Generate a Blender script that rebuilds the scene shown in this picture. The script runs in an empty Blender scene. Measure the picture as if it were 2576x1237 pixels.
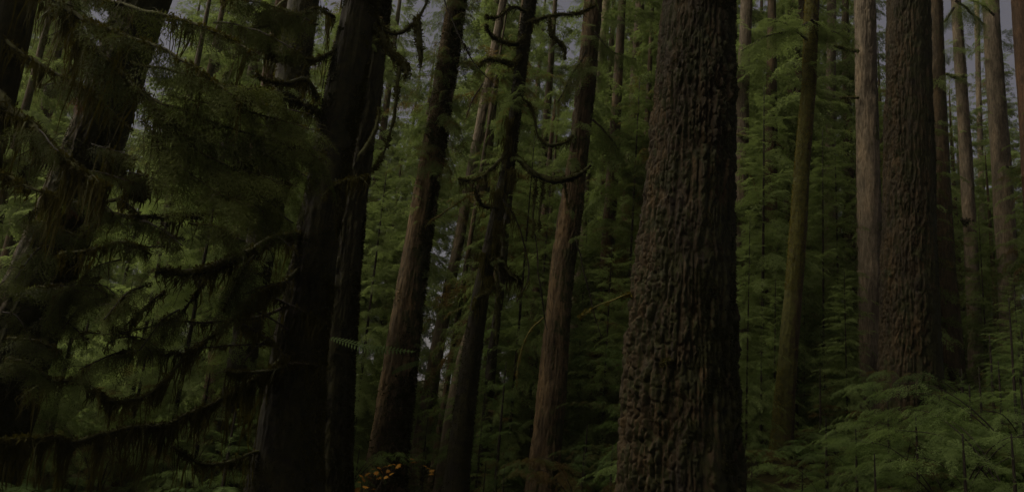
import bpy, math, random
import numpy as np
from mathutils import Matrix, Vector

# ------------------------------------------------------------------ camera, sky, sun, exposure
SC = bpy.context.scene
COL = SC.collection
F, CX, CY = 1800.0, 1288.0, 618.5          # focal length and centre in units of a 2576 wide frame
PITCH, ROLL, EYE = math.radians(12.7), math.radians(5.0), 1.6
R = (Matrix.Rotation(math.pi / 2 + PITCH, 3, 'X') @ Matrix.Rotation(ROLL, 3, 'Z'))
RN = np.array(R)
cam = bpy.data.objects.new('camera', bpy.data.cameras.new('camera'))
cam.matrix_world = Matrix.Translation((0, 0, EYE)) @ R.to_4x4()
cam.data.sensor_width = 36.0
cam.data.lens = 36.0 * F / 2576.0
cam.data.clip_end = 2000
COL.objects.link(cam)
SC.camera = cam

SUN_EL, SUN_AZ = math.radians(52), math.radians(-92)   # azimuth from +Y towards +X
world = bpy.data.worlds.new('World')
SC.world = world
world.use_nodes = True
wn, wl = world.node_tree.nodes, world.node_tree.links
sky = wn.new('ShaderNodeTexSky')
sky.sky_type = 'NISHITA'
sky.sun_disc = False
sky.sun_elevation = SUN_EL
sky.sun_rotation = SUN_AZ
sky.dust_density = 4.0
sky.air_density = 1.0
mixw = wn.new('ShaderNodeMix'); mixw.data_type = 'RGBA'
mixw.inputs[0].default_value = 0.85                     # thick overcast in front of the blue
mixw.inputs[7].default_value = (2.20, 2.06, 2.32, 1)
wl.new(sky.outputs[0], mixw.inputs[6])
bg = wn['Background']
bg.inputs[1].default_value = 0.05
wl.new(mixw.outputs[2], bg.inputs[0])

sun = bpy.data.lights.new('sun', 'SUN')
sun.energy = 5.0
sun.angle = math.radians(60)
sun.color = (1.0, 0.91, 0.70)
so = bpy.data.objects.new('sun', sun)
sd = Vector((math.sin(SUN_AZ) * math.cos(SUN_EL), math.cos(SUN_AZ) * math.cos(SUN_EL), math.sin(SUN_EL)))
so.rotation_euler = sd.to_track_quat('Z', 'Y').to_euler()
so.location = sd * 60
COL.objects.link(so)

SC.view_settings.view_transform = 'Standard'
SC.view_settings.look = 'None'
SC.view_settings.exposure = 0.15
SC.view_settings.gamma = 1.0
SC.render.engine = 'CYCLES'
cy = SC.cycles
cy.max_bounces = 5; cy.diffuse_bounces = 4; cy.glossy_bounces = 1; cy.transmission_bounces = 2
cy.use_denoising = True
try: cy.denoiser = 'OPENIMAGEDENOISE'
except Exception: pass

# ------------------------------------------------------------------ helpers
rng = np.random.default_rng(11)
random.seed(5)
TAU = 2 * math.pi


def at(x, y, D):
    """point seen at (x, y) of the 2576 wide frame, D metres ahead of the camera"""
    d = RN @ np.array([(x - CX) / F, (CY - y) / F, -1.0])
    return np.array([0, 0, EYE]) + d * (D / d[1])


def px(w, D):
    return w * D * 1.0 / F


def vnoise(p, seed=0):
    p = np.asarray(p, float)
    i = np.floor(p).astype(np.int64); f = p - i
    u = f * f * (3 - 2 * f)
    def h(a, b, c):
        n = (a * 73856093) ^ (b * 19349663) ^ (c * 83492791) ^ (seed * 2654435)
        n = (n ^ (n >> 13)) * 1274126177 & 0x7fffffff
        n = (n ^ (n >> 15)) * 668265263 & 0x7fffffff
        return ((n ^ (n >> 16)) & 0xffff) / 32767.5 - 1.0
    x, y, z = i[..., 0], i[..., 1], i[..., 2]
    ux, uy, uz = u[..., 0], u[..., 1], u[..., 2]
    r = 0
    for dx in (0, 1):
        for dy in (0, 1):
            for dz in (0, 1):
                r = r + h(x + dx, y + dy, z + dz) * (ux if dx else 1 - ux) * (uy if dy else 1 - uy) * (uz if dz else 1 - uz)
    return r


def ground_z(x, y):
    x = np.asarray(x, float); y = np.asarray(y, float)
    k = np.clip((x - 1.5) / 6, 0, 1); k = k * k * (3 - 2 * k)     # a bank rises on the right, a dip lies in the middle
    zl = -0.09 * np.clip(y - 7, 0, 13) + 0.075 * np.clip(y - 22, 0, 30)
    zr = 0.115 * np.clip(y - 9, 0, 14) + 0.16 * np.clip(y - 23, 0, 22)
    z = zl * (1 - k) + zr * k + 0.03 * np.clip(y - 50, 0, 400)
    p = np.stack([x * .35, y * .35, x * 0], -1)
    return z + 0.22 * vnoise(p, 3) + 0.10 * vnoise(p * 3.1, 4)


def mesh_of(name, V, faces, smooth=False):
    """V: (n,3); faces: (m,k) int array or a list of such"""
    me = bpy.data.meshes.new(name)
    if not isinstance(faces, (list, tuple)):
        faces = [faces]
    V = np.ascontiguousarray(V, np.float32)
    me.vertices.add(len(V)); me.vertices.foreach_set('co', V.ravel())
    nl = sum(f.size for f in faces); npoly = sum(len(f) for f in faces)
    me.loops.add(nl); me.polygons.add(npoly)
    me.loops.foreach_set('vertex_index', np.concatenate([f.ravel() for f in faces]).astype(np.int32))
    tot = np.concatenate([np.full(len(f), f.shape[1]) for f in faces])
    st = np.concatenate([[0], np.cumsum(tot)[:-1]])
    me.polygons.foreach_set('loop_start', st.astype(np.int32))
    if smooth:
        me.polygons.foreach_set('use_smooth', np.ones(npoly, bool))
    me.update(calc_edges=True)
    return me


def kites_mesh(name, K):
    K = np.concatenate([k for k in (K if isinstance(K, list) else [K]) if len(k)])
    n = len(K)
    return mesh_of(name, K.reshape(-1, 3), np.arange(4 * n).reshape(n, 4))


def put(name, me, mat, parent=None, loc=(0, 0, 0)):
    o = bpy.data.objects.new(name, me)
    COL.objects.link(o)
    o.location = loc
    if mat is not None and not len(me.materials):
        me.materials.append(mat)
    if parent is not None:
        o.parent = parent
    return o


def tag(o, label=None, cat=None, group=None, kind=None):
    if label: o['label'] = label
    if cat: o['category'] = cat
    if group: o['group'] = group
    if kind: o['kind'] = kind
    return o


def empty(name, loc, label, cat, group=None):
    o = bpy.data.objects.new(name, None)
    COL.objects.link(o)
    o.location = loc; o.empty_display_size = .3
    return tag(o, label, cat, group)


def dup(root, loc, rz, sc, label=None, group=None):
    r = root.copy(); COL.objects.link(r)
    r.location = loc; r.rotation_euler = (0, 0, rz); r.scale = (sc, sc, sc) if not isinstance(sc, tuple) else sc
    if label: r['label'] = label
    if group: r['group'] = group
    for ch in list(root.children):
        c = ch.copy(); COL.objects.link(c); c.parent = r
        for g in list(ch.children):
            d = g.copy(); COL.objects.link(d); d.parent = c
    return r


def unit(v):
    v = np.asarray(v, float)
    return v / np.maximum(np.linalg.norm(v, axis=-1, keepdims=True), 1e-9)


# ------------------------------------------------------------------ materials
def newmat(name):
    m = bpy.data.materials.new(name); m.use_nodes = True
    return m, m.node_tree.nodes, m.node_tree.links


def ramp(nodes, stops):
    r = nodes.new('ShaderNodeValToRGB')
    e = r.color_ramp.elements
    while len(e) < len(stops): e.new(0.5)
    for q, (p, c) in zip(e, stops):
        q.position = p; q.color = (*c, 1) if len(c) == 3 else c
    return r


def bark_mat(name, dark, light, moss=(.045, .05, .012), amt=.0, side=(0.9, -0.2, .2), fs=1.0, rough=.85, grey=.3):
    m, n, l = newmat(name)
    bs = n['Principled BSDF']; bs.inputs['Roughness'].default_value = rough
    bs.inputs['Specular IOR Level'].default_value = .25
    tc = n.new('ShaderNodeTexCoord')
    mp = n.new('ShaderNodeMapping'); mp.inputs['Scale'].default_value = (9 * fs, 9 * fs, 1.6 * fs)
    l.new(tc.outputs['Object'], mp.inputs[0])
    n1 = n.new('ShaderNodeTexNoise'); n1.inputs['Scale'].default_value = 1.6; n1.inputs['Detail'].default_value = 7; n1.inputs['Roughness'].default_value = .68
    l.new(mp.outputs[0], n1.inputs['Vector'])
    r1 = ramp(n, [(.33, dark), (.52, tuple((a + b) / 2 for a, b in zip(dark, light))), (.7, light)])
    l.new(n1.outputs['Fac'], r1.inputs[0])
    # pale lichen flecks
    n2 = n.new('ShaderNodeTexNoise'); n2.inputs['Scale'].default_value = 14; n2.inputs['Detail'].default_value = 5
    l.new(tc.outputs['Object'], n2.inputs['Vector'])
    r2 = ramp(n, [(.58, (0, 0, 0)), (.72, (grey, grey, grey))])
    l.new(n2.outputs['Fac'], r2.inputs[0])
    # broad weathering stains
    n5 = n.new('ShaderNodeTexNoise'); n5.inputs['Scale'].default_value = 1.3; n5.inputs['Detail'].default_value = 5
    mp5 = n.new('ShaderNodeMapping'); mp5.inputs['Scale'].default_value = (1.6, 1.6, .5)
    l.new(tc.outputs['Object'], mp5.inputs[0]); l.new(mp5.outputs[0], n5.inputs['Vector'])
    r5 = ramp(n, [(.36, (.45, .42, .40)), (.5, (.9, .9, .9)), (.64, (1.35, 1.28, 1.2))])
    l.new(n5.outputs['Fac'], r5.inputs[0])
    m5 = n.new('ShaderNodeMix'); m5.data_type = 'RGBA'; m5.blend_type = 'MULTIPLY'; m5.inputs[0].default_value = 1
    l.new(r1.outputs[0], m5.inputs[6]); l.new(r5.outputs[0], m5.inputs[7])
    mx = n.new('ShaderNodeMix'); mx.data_type = 'RGBA'
    l.new(r2.outputs[0], mx.inputs[0]); l.new(m5.outputs[2], mx.inputs[6])
    mx.inputs[7].default_value = (.17, .14, .09, 1)
    # moss that grows on one side of the trunk in patches
    geo = n.new('ShaderNodeNewGeometry')
    dt = n.new('ShaderNodeVectorMath'); dt.operation = 'DOT_PRODUCT'; dt.inputs[1].default_value = side
    l.new(geo.outputs['Normal'], dt.inputs[0])
    n3 = n.new('ShaderNodeTexNoise'); n3.inputs['Scale'].default_value = 2.6; n3.inputs['Detail'].default_value = 8; n3.inputs['Roughness'].default_value = .7
    l.new(tc.outputs['Object'], n3.inputs['Vector'])
    ad = n.new('ShaderNodeMath'); ad.operation = 'MULTIPLY_ADD'; ad.inputs[1].default_value = .16; 
    l.new(dt.outputs['Value'], ad.inputs[0]); l.new(n3.outputs['Fac'], ad.inputs[2])
    lo = .66 - .36 * amt
    r3 = ramp(n, [(lo, (0, 0, 0)), (lo + .10, (1, 1, 1))])
    l.new(ad.outputs[0], r3.inputs[0])
    n4 = n.new('ShaderNodeTexNoise'); n4.inputs['Scale'].default_value = 9; n4.inputs['Detail'].default_value = 6
    l.new(tc.outputs['Object'], n4.inputs['Vector'])
    r4 = ramp(n, [(.3, tuple(c * .45 for c in moss)), (.7, tuple(c * 1.35 for c in moss))])
    l.new(n4.outputs['Fac'], r4.inputs[0])
    mm = n.new('ShaderNodeMix'); mm.data_type = 'RGBA'
    l.new(r3.outputs[0], mm.inputs[0]); l.new(mx.outputs[2], mm.inputs[6]); l.new(r4.outputs[0], mm.inputs[7])
    if amt <= 0: mm.inputs[0].default_value = 0; l.remove(mm.inputs[0].links[0])
    l.new(mm.outputs[2], bs.inputs['Base Color'])
    bp = n.new('ShaderNodeBump'); bp.inputs['Strength'].default_value = .8; bp.inputs['Distance'].default_value = .03
    l.new(n1.outputs['Fac'], bp.inputs['Height']); l.new(bp.outputs[0], bs.inputs['Normal'])
    return m


def leaf_mat(name, c1, c2, trans=.4, scale=1.5, vary=.5, brown=None):
    m, n, l = newmat(name)
    bs = n['Principled BSDF']; bs.inputs['Roughness'].default_value = .7
    bs.inputs['Specular IOR Level'].default_value = .06
    tc = n.new('ShaderNodeTexCoord'); nz = n.new('ShaderNodeTexNoise')
    nz.inputs['Scale'].default_value = scale; nz.inputs['Detail'].default_value = 6; nz.inputs['Roughness'].default_value = .7
    l.new(tc.outputs['Object'], nz.inputs['Vector'])
    rp = ramp(n, [(.27, brown), (.37, c1), (.72, c2)] if brown else [(.3, c1), (.7, c2)])
    oi = n.new('ShaderNodeObjectInfo')
    ma = n.new('ShaderNodeMath'); ma.operation = 'MULTIPLY_ADD'; ma.inputs[1].default_value = vary * .5
    sb = n.new('ShaderNodeMath'); sb.operation = 'SUBTRACT'; sb.inputs[1].default_value = .5
    l.new(oi.outputs['Random'], sb.inputs[0]); l.new(sb.outputs[0], ma.inputs[0]); l.new(nz.outputs['Fac'], ma.inputs[2])
    l.new(ma.outputs[0], rp.inputs[0])
    l.new(rp.outputs[0], bs.inputs['Base Color'])
    tr = n.new('ShaderNodeBsdfTranslucent')
    hs = n.new('ShaderNodeHueSaturation'); hs.inputs['Value'].default_value = 1.3; hs.inputs['Saturation'].default_value = 1.1
    l.new(rp.outputs[0], hs.inputs['Color']); l.new(hs.outputs[0], tr.inputs[0])
    mx = n.new('ShaderNodeMixShader'); mx.inputs[0].default_value = trans
    l.new(bs.outputs[0], mx.inputs[1]); l.new(tr.outputs[0], mx.inputs[2])
    l.new(mx.outputs[0], n['Material Output'].inputs['Surface'])
    return m


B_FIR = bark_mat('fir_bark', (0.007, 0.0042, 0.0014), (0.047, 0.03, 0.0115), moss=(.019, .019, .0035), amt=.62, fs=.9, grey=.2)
B_FIR2 = bark_mat('young_fir_bark', (0.015, 0.009, 0.004), (0.083, 0.054, 0.025), moss=(.028, .029, .006), amt=.34, fs=1.2, grey=.2)
B_GREY = bark_mat('grey_bark', (0.045, 0.034, 0.022), (0.165, 0.128, 0.092), moss=(.036, .036, .008), amt=.16, fs=1.3, grey=.3)
B_BROWN = bark_mat('brown_fir_bark', (.022, .013, .006), (.135, .088, .043), moss=(.028, .029, .006), amt=.34, fs=1.2, grey=.2)
B_RED = bark_mat('red_bark', (.024, .012, .006), (.095, .050, .028), amt=.2, fs=1.2, grey=.15)
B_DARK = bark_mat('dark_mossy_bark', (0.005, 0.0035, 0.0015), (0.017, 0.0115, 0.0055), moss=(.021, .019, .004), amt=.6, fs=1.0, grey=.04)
B_MOSS = bark_mat('yellow_moss_bark', (.020, .013, .006), (.065, .045, .02), moss=(.052, .050, .009), amt=.62, side=(-.9, -.3, .2), fs=1.2, grey=.1)
B_LIMB = bark_mat('mossy_limb_bark', (.008, .0065, .004), (.025, .02, .012), moss=(.045, .045, .010), amt=.95, side=(0, 0, 1.8), fs=2, grey=.05)
B_TWIG = bark_mat('twig_bark', (.010, .007, .005), (.03, .021, .015), amt=.1, fs=3, grey=.03)
B_YEL = bark_mat('yellow_mossy_limb', (.03, .024, .01), (.08, .06, .025), moss=(.10, .085, .018), amt=.9, side=(0, 0, 1.4), fs=2, grey=.1)
M_MOSS = leaf_mat('hanging_moss', (0.02, 0.018, 0.004), (0.064, 0.057, 0.013), trans=0.35, scale=2.5)
M_FUZZ = leaf_mat('trunk_moss', (.010, .011, .002), (.034, .034, .006), trans=.3, scale=4)
M_YMOSS = leaf_mat('bright_moss', (.06, .048, .008), (.14, .11, .018), trans=.3, scale=4)
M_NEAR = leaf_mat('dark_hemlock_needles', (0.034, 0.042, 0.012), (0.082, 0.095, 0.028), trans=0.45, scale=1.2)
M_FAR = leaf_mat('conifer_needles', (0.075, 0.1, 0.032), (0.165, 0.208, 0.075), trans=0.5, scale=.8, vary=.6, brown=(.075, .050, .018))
M_YOUNG = leaf_mat('young_hemlock_needles', (0.05, 0.076, 0.026), (0.13, 0.175, 0.06), trans=0.5, scale=1.3, vary=.9, brown=(.060, .042, .016))
M_FERN = leaf_mat('fern_leaf', (.035, .058, .018), (.09, .13, .045), trans=.4, scale=2)
M_GOLD = leaf_mat('yellow_leaf', (.17, .075, .012), (.30, .155, .028), trans=.4, scale=9)
M_DEAD = leaf_mat('dead_needles', (.04, .011, .005), (.08, .024, .010), trans=.3, scale=3)

# ------------------------------------------------------------------ ground
gx = np.concatenate([np.linspace(-320, -60, 14), np.linspace(-55, 55, 140), np.linspace(60, 320, 14)])
gy = np.concatenate([np.linspace(-60, -2, 14), np.linspace(0, 60, 110), np.linspace(66, 420, 20)])
XX, YY = np.meshgrid(gx, gy)
V = np.stack([XX, YY, ground_z(XX, YY)], -1).reshape(-1, 3)
w_, h_ = len(gx), len(gy)
ii = np.arange(w_ * h_).reshape(h_, w_)
Fq = np.stack([ii[:-1, :-1], ii[:-1, 1:], ii[1:, 1:], ii[1:, :-1]], -1).reshape(-1, 4)
mg, n, l = newmat('forest_floor')
bs = n['Principled BSDF']; bs.inputs['Roughness'].default_value = .95; bs.inputs['Specular IOR Level'].default_value = .05
tc = n.new('ShaderNodeTexCoord'); nz = n.new('ShaderNodeTexNoise'); nz.inputs['Scale'].default_value = 3; nz.inputs['Detail'].default_value = 9
l.new(tc.outputs['Object'], nz.inputs['Vector'])
rp = ramp(n, [(.35, (.010, .007, .003)), (.52, (.018, .017, .006)), (.7, (.030, .036, .010))])
l.new(nz.outputs['Fac'], rp.inputs[0]); l.new(rp.outputs[0], bs.inputs['Base Color'])
tag(put('ground', mesh_of('ground', V, Fq, True), mg), kind='structure')

# ------------------------------------------------------------------ shape builders
def kite(b, d, l, w, s):
    l = np.asarray(l)[..., None]; w = np.asarray(w)[..., None]
    return np.stack([b, b + d * l * .45 + s * w * .5, b + d * l, b + d * l * .45 - s * w * .5], -2)


def spray(L, fine, g, droop=.35):
    """flat feather of conifer twigs along +x, drooping"""
    out = []
    n1 = max(6, int(L / (.042 if fine else .06)))
    ts = np.linspace(.06, 1, n1)
    for i, t in enumerate(ts):
        base = np.array([t * L, 0, -droop * L * t * t])
        for sgn in (1, -1):
            a = math.radians(62 - 30 * t + g.normal(0, 8)) * sgn
            d = unit(np.array([math.cos(a), math.sin(a), -droop * t - .12 + g.normal(0, .12)]))
            l1 = L * (.10 + .42 * (1 - t) ** .75 * min(1, t * 4 + .4)) * g.uniform(.7, 1.15)
            sd = unit(np.cross(d, [0, 0, 1.0]) + g.normal(0, .3, 3))
            if not fine:
                out.append(kite(base, d, l1, min(.075, l1 * .3), sd)[None])
            else:
                m = max(3, int(l1 / .027))
                u = (np.arange(m) + g.uniform(0, 1)) / m
                sg2 = np.where(np.arange(m) % 2, 1, -1)
                bb = base + d * (u * l1)[:, None] + np.array([0, 0, -1]) * (.25 * l1 * u * u)[:, None]
                dd = unit(d[None] * .75 + sd[None] * sg2[:, None] * .8 + g.normal(0, .10, (m, 3)) - [0, 0, .1])
                ll = .035 + .055 * (1 - u) * g.uniform(.6, 1.2, m) * min(1.3, l1 / .12)
                ss = unit(np.cross(dd, [0, 0, 1.0]) + g.normal(0, .14, (m, 3)))
                out.append(kite(bb, dd, ll * 1.1, np.full(m, .0115), ss))
    return np.concatenate(out)


G0 = np.random.default_rng(3)
S_FINE = [spray(.55, True, G0) for _ in range(5)]
def spray_mid(L, g, droop=.4):
    """as spray, with each twig broken into a few small leafy clumps"""
    out = []
    for t in np.linspace(.08, 1, 12):
        base = np.array([t * L, 0, -droop * L * t * t])
        for sgn in (1, -1):
            if g.uniform() < .12: continue
            a = math.radians(62 - 30 * t + g.normal(0, 10)) * sgn
            d = unit(np.array([math.cos(a), math.sin(a), -droop * t - .2 + g.normal(0, .15)]))
            l1 = L * (.10 + .42 * (1 - t) ** .75 * min(1, t * 4 + .4)) * g.uniform(.6, 1.2)
            m = max(2, int(l1 / .075)); u = (np.arange(m) + g.uniform(0, 1, m)) / m
            bb = base + d * (u * l1)[:, None] - np.array([0, 0, .3]) * (l1 * u * u)[:, None]
            sd = np.cross(d, [0, 0, 1.0])
            dd = unit(d * .8 + sd * np.where(np.arange(m) % 2, .7, -.7)[:, None] + g.normal(0, .25, (m, 3)))
            ss = unit(np.cross(dd, [0, 0, 1.0]) + g.normal(0, .4, (m, 3)))
            out.append(kite(bb, dd, g.uniform(.13, .27, m), g.uniform(.05, .085, m), ss))
    return np.concatenate(out)


def spray_leaf(L, g, droop=.22):
    """flat spray of small separate leaves"""
    out = []
    for t in np.linspace(.06, 1, 15):
        base = np.array([t * L, 0, -droop * L * t * t])
        for sgn in (1, -1):
            if g.uniform() < .1: continue
            a = math.radians(60 - 28 * t + g.normal(0, 9)) * sgn
            d = unit(np.array([math.cos(a), math.sin(a), -droop * t - .08 + g.normal(0, .1)]))
            l1 = L * (.08 + .4 * (1 - t) ** .75 * min(1, t * 4 + .4)) * g.uniform(.6, 1.2)
            m = max(2, int(l1 / .035)); u = (np.arange(m) + g.uniform(0, 1, m)) / m
            bb = base + d * (u * l1)[:, None] - np.array([0, 0, .3]) * (l1 * u * u)[:, None]
            sd = np.cross(d, [0, 0, 1.0])
            dd = unit(d * .8 + sd * np.where(np.arange(m) % 2, .8, -.8)[:, None] + g.normal(0, .25, (m, 3)))
            ss = unit(np.cross(dd, [0, 0, 1.0]) + g.normal(0, .3, (m, 3)))
            out.append(kite(bb, dd, g.uniform(.05, .09, m), g.uniform(.020, .032, m), ss))
    return np.concatenate(out)


S_LEAF = [spray_leaf(.6, G0) for _ in range(6)]
S_LO = [spray(.9, False, G0) for _ in range(6)]
S_MID = [spray_mid(.9, G0) for _ in range(6)]


def frame(d, roll=0.0):
    """rows-as-columns rotation taking +x to d, keeping z up as far as possible"""
    d = unit(d)
    up = np.array([0, 0, 1.0])
    y = unit(np.cross(up, d) + 1e-6)
    z = np.cross(d, y)
    c, s = math.cos(roll), math.sin(roll)
    y, z = y * c + z * s, z * c - y * s
    return np.stack([d, y, z], 1)


def place(K, M, p, s=1.0):
    return (K * s) @ M.T + p


def spline(P, n):
    """Catmull-Rom through the rows of P"""
    P = np.asarray(P, float)
    Q = np.vstack([2 * P[0] - P[1], P, 2 * P[-1] - P[-2]])
    t = np.linspace(0, len(P) - 1 - 1e-6, n); i = t.astype(int); f = (t - i)[:, None]
    a, b, c, d = Q[i], Q[i + 1], Q[i + 2], Q[i + 3]
    return .5 * (2 * b + (c - a) * f + (2 * a - 5 * b + 4 * c - d) * f ** 2 + (3 * b - a - 3 * c + d) * f ** 3)


def tube(path, rad, nseg=8, rough=.18, seed=0):
    n = len(path)
    T = unit(np.gradient(path, axis=0))
    ref = np.array([.31, .2, .93])
    A = unit(np.cross(T, ref)); B = np.cross(T, A)
    th = np.arange(nseg) * TAU / nseg
    ring = A[:, None] * np.cos(th)[None, :, None] + B[:, None] * np.sin(th)[None, :, None]
    r = np.asarray(rad)[:, None] * np.ones((1, nseg))
    P = path[:, None] + ring * r[..., None]
    r = r * (1 + rough * vnoise(P * 22, seed) + rough * 1.2 * vnoise(P * 9, seed + 1))
    P = path[:, None] + ring * r[..., None]
    V = P.reshape(-1, 3)
    i = np.arange(n * nseg).reshape(n, nseg); j = np.roll(i, -1, 1)
    Fq = np.stack([i[:-1], j[:-1], j[1:], i[1:]], -1).reshape(-1, 4)
    V = np.vstack([V, path[:1], path[-1:]])
    k0, k1 = len(V) - 2, len(V) - 1
    caps = np.concatenate([np.stack([j[0], i[0], np.full(nseg, k0)], -1), np.stack([i[-1], j[-1], np.full(nseg, k1)], -1)])
    return V, [Fq, caps]


def strands(b, L, w, g, sway=.12, nn=4):
    m = len(b)
    az = g.uniform(0, TAU, m)
    s = np.stack([np.cos(az), np.sin(az), 0 * az], -1)
    dr = g.normal(0, sway, (m, 3)); dr[:, 2] = 0
    pts = []
    for k in range(nn + 1):
        t = k / nn
        c = b + np.array([0, 0, -1.0]) * (L * t)[:, None] + dr * (L * t * t)[:, None] + g.normal(0, .012, (m, 3)) * (k > 0)
        ww = (w * (1 - t) ** .6 * .5 + .0012)[:, None]
        pts.append((c + s * ww, c - s * ww))
    return np.concatenate([np.stack([pts[k][0], pts[k][1], pts[k + 1][1], pts[k + 1][0]], 1) for k in range(nn)])


def fuzz_on(path, rad, n, g, ln=(.02, .06), up=0.0):
    """short moss blades all round a limb"""
    t = g.uniform(0, len(path) - 1.01, n); i = t.astype(int); f = (t - i)[:, None]
    c = path[i] * (1 - f) + path[i + 1] * f
    r = rad[i] * (1 - f[:, 0]) + rad[i + 1] * f[:, 0]
    T = unit(path[np.minimum(i + 1, len(path) - 1)] - path[i])
    q = unit(np.cross(T, g.normal(0, 1, (n, 3))))
    b = c + q * (r * .85)[:, None]
    d = unit(q + g.normal(0, .5, (n, 3)) + [0, 0, up])
    kp = vnoise(b * 7.0, 71) + .6 * vnoise(b * 19.0, 72) > -.12
    b, d = b[kp], d[kp]; n = len(b)
    l_ = g.uniform(*ln, n) * g.uniform(.5, 1.3, n)
    return kite(b, d, l_, l_ * .35, unit(np.cross(d, g.normal(0, 1, (n, 3)))))


def plates(u, v, nc, seed):
    """cracked plates: distance to the nearest crack and a value per plate; u wraps after nc cells"""
    iu, iv = np.floor(u).astype(np.int64), np.floor(v).astype(np.int64)
    f1 = np.full(u.shape, 9.0); f2 = f1.copy(); idv = np.zeros(u.shape)
    for du in (-1, 0, 1):
        for dv in (-1, 0, 1):
            cu, cv = iu + du, iv + dv
            n = ((cu % nc) * 73856093) ^ (cv * 19349663) ^ (seed * 83492791)
            n = (n ^ (n >> 13)) * 1274126177 & 0x7fffffff
            n = (n ^ (n >> 15)) * 668265263 & 0x7fffffff
            n ^= n >> 16
            ju, jv = (n & 255) / 255.0, ((n >> 8) & 255) / 255.0
            d = np.hypot(cu + .1 + .8 * ju - u, cv + jv - v)
            c = d < f1
            f2 = np.where(c, f1, np.minimum(f2, d)); idv = np.where(c, ((n >> 4) & 255) / 127.5 - 1, idv); f1 = np.where(c, d, f1)
    return f2 - f1, idv


# ------------------------------------------------------------------ trunks
class Tree:
    pass


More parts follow.
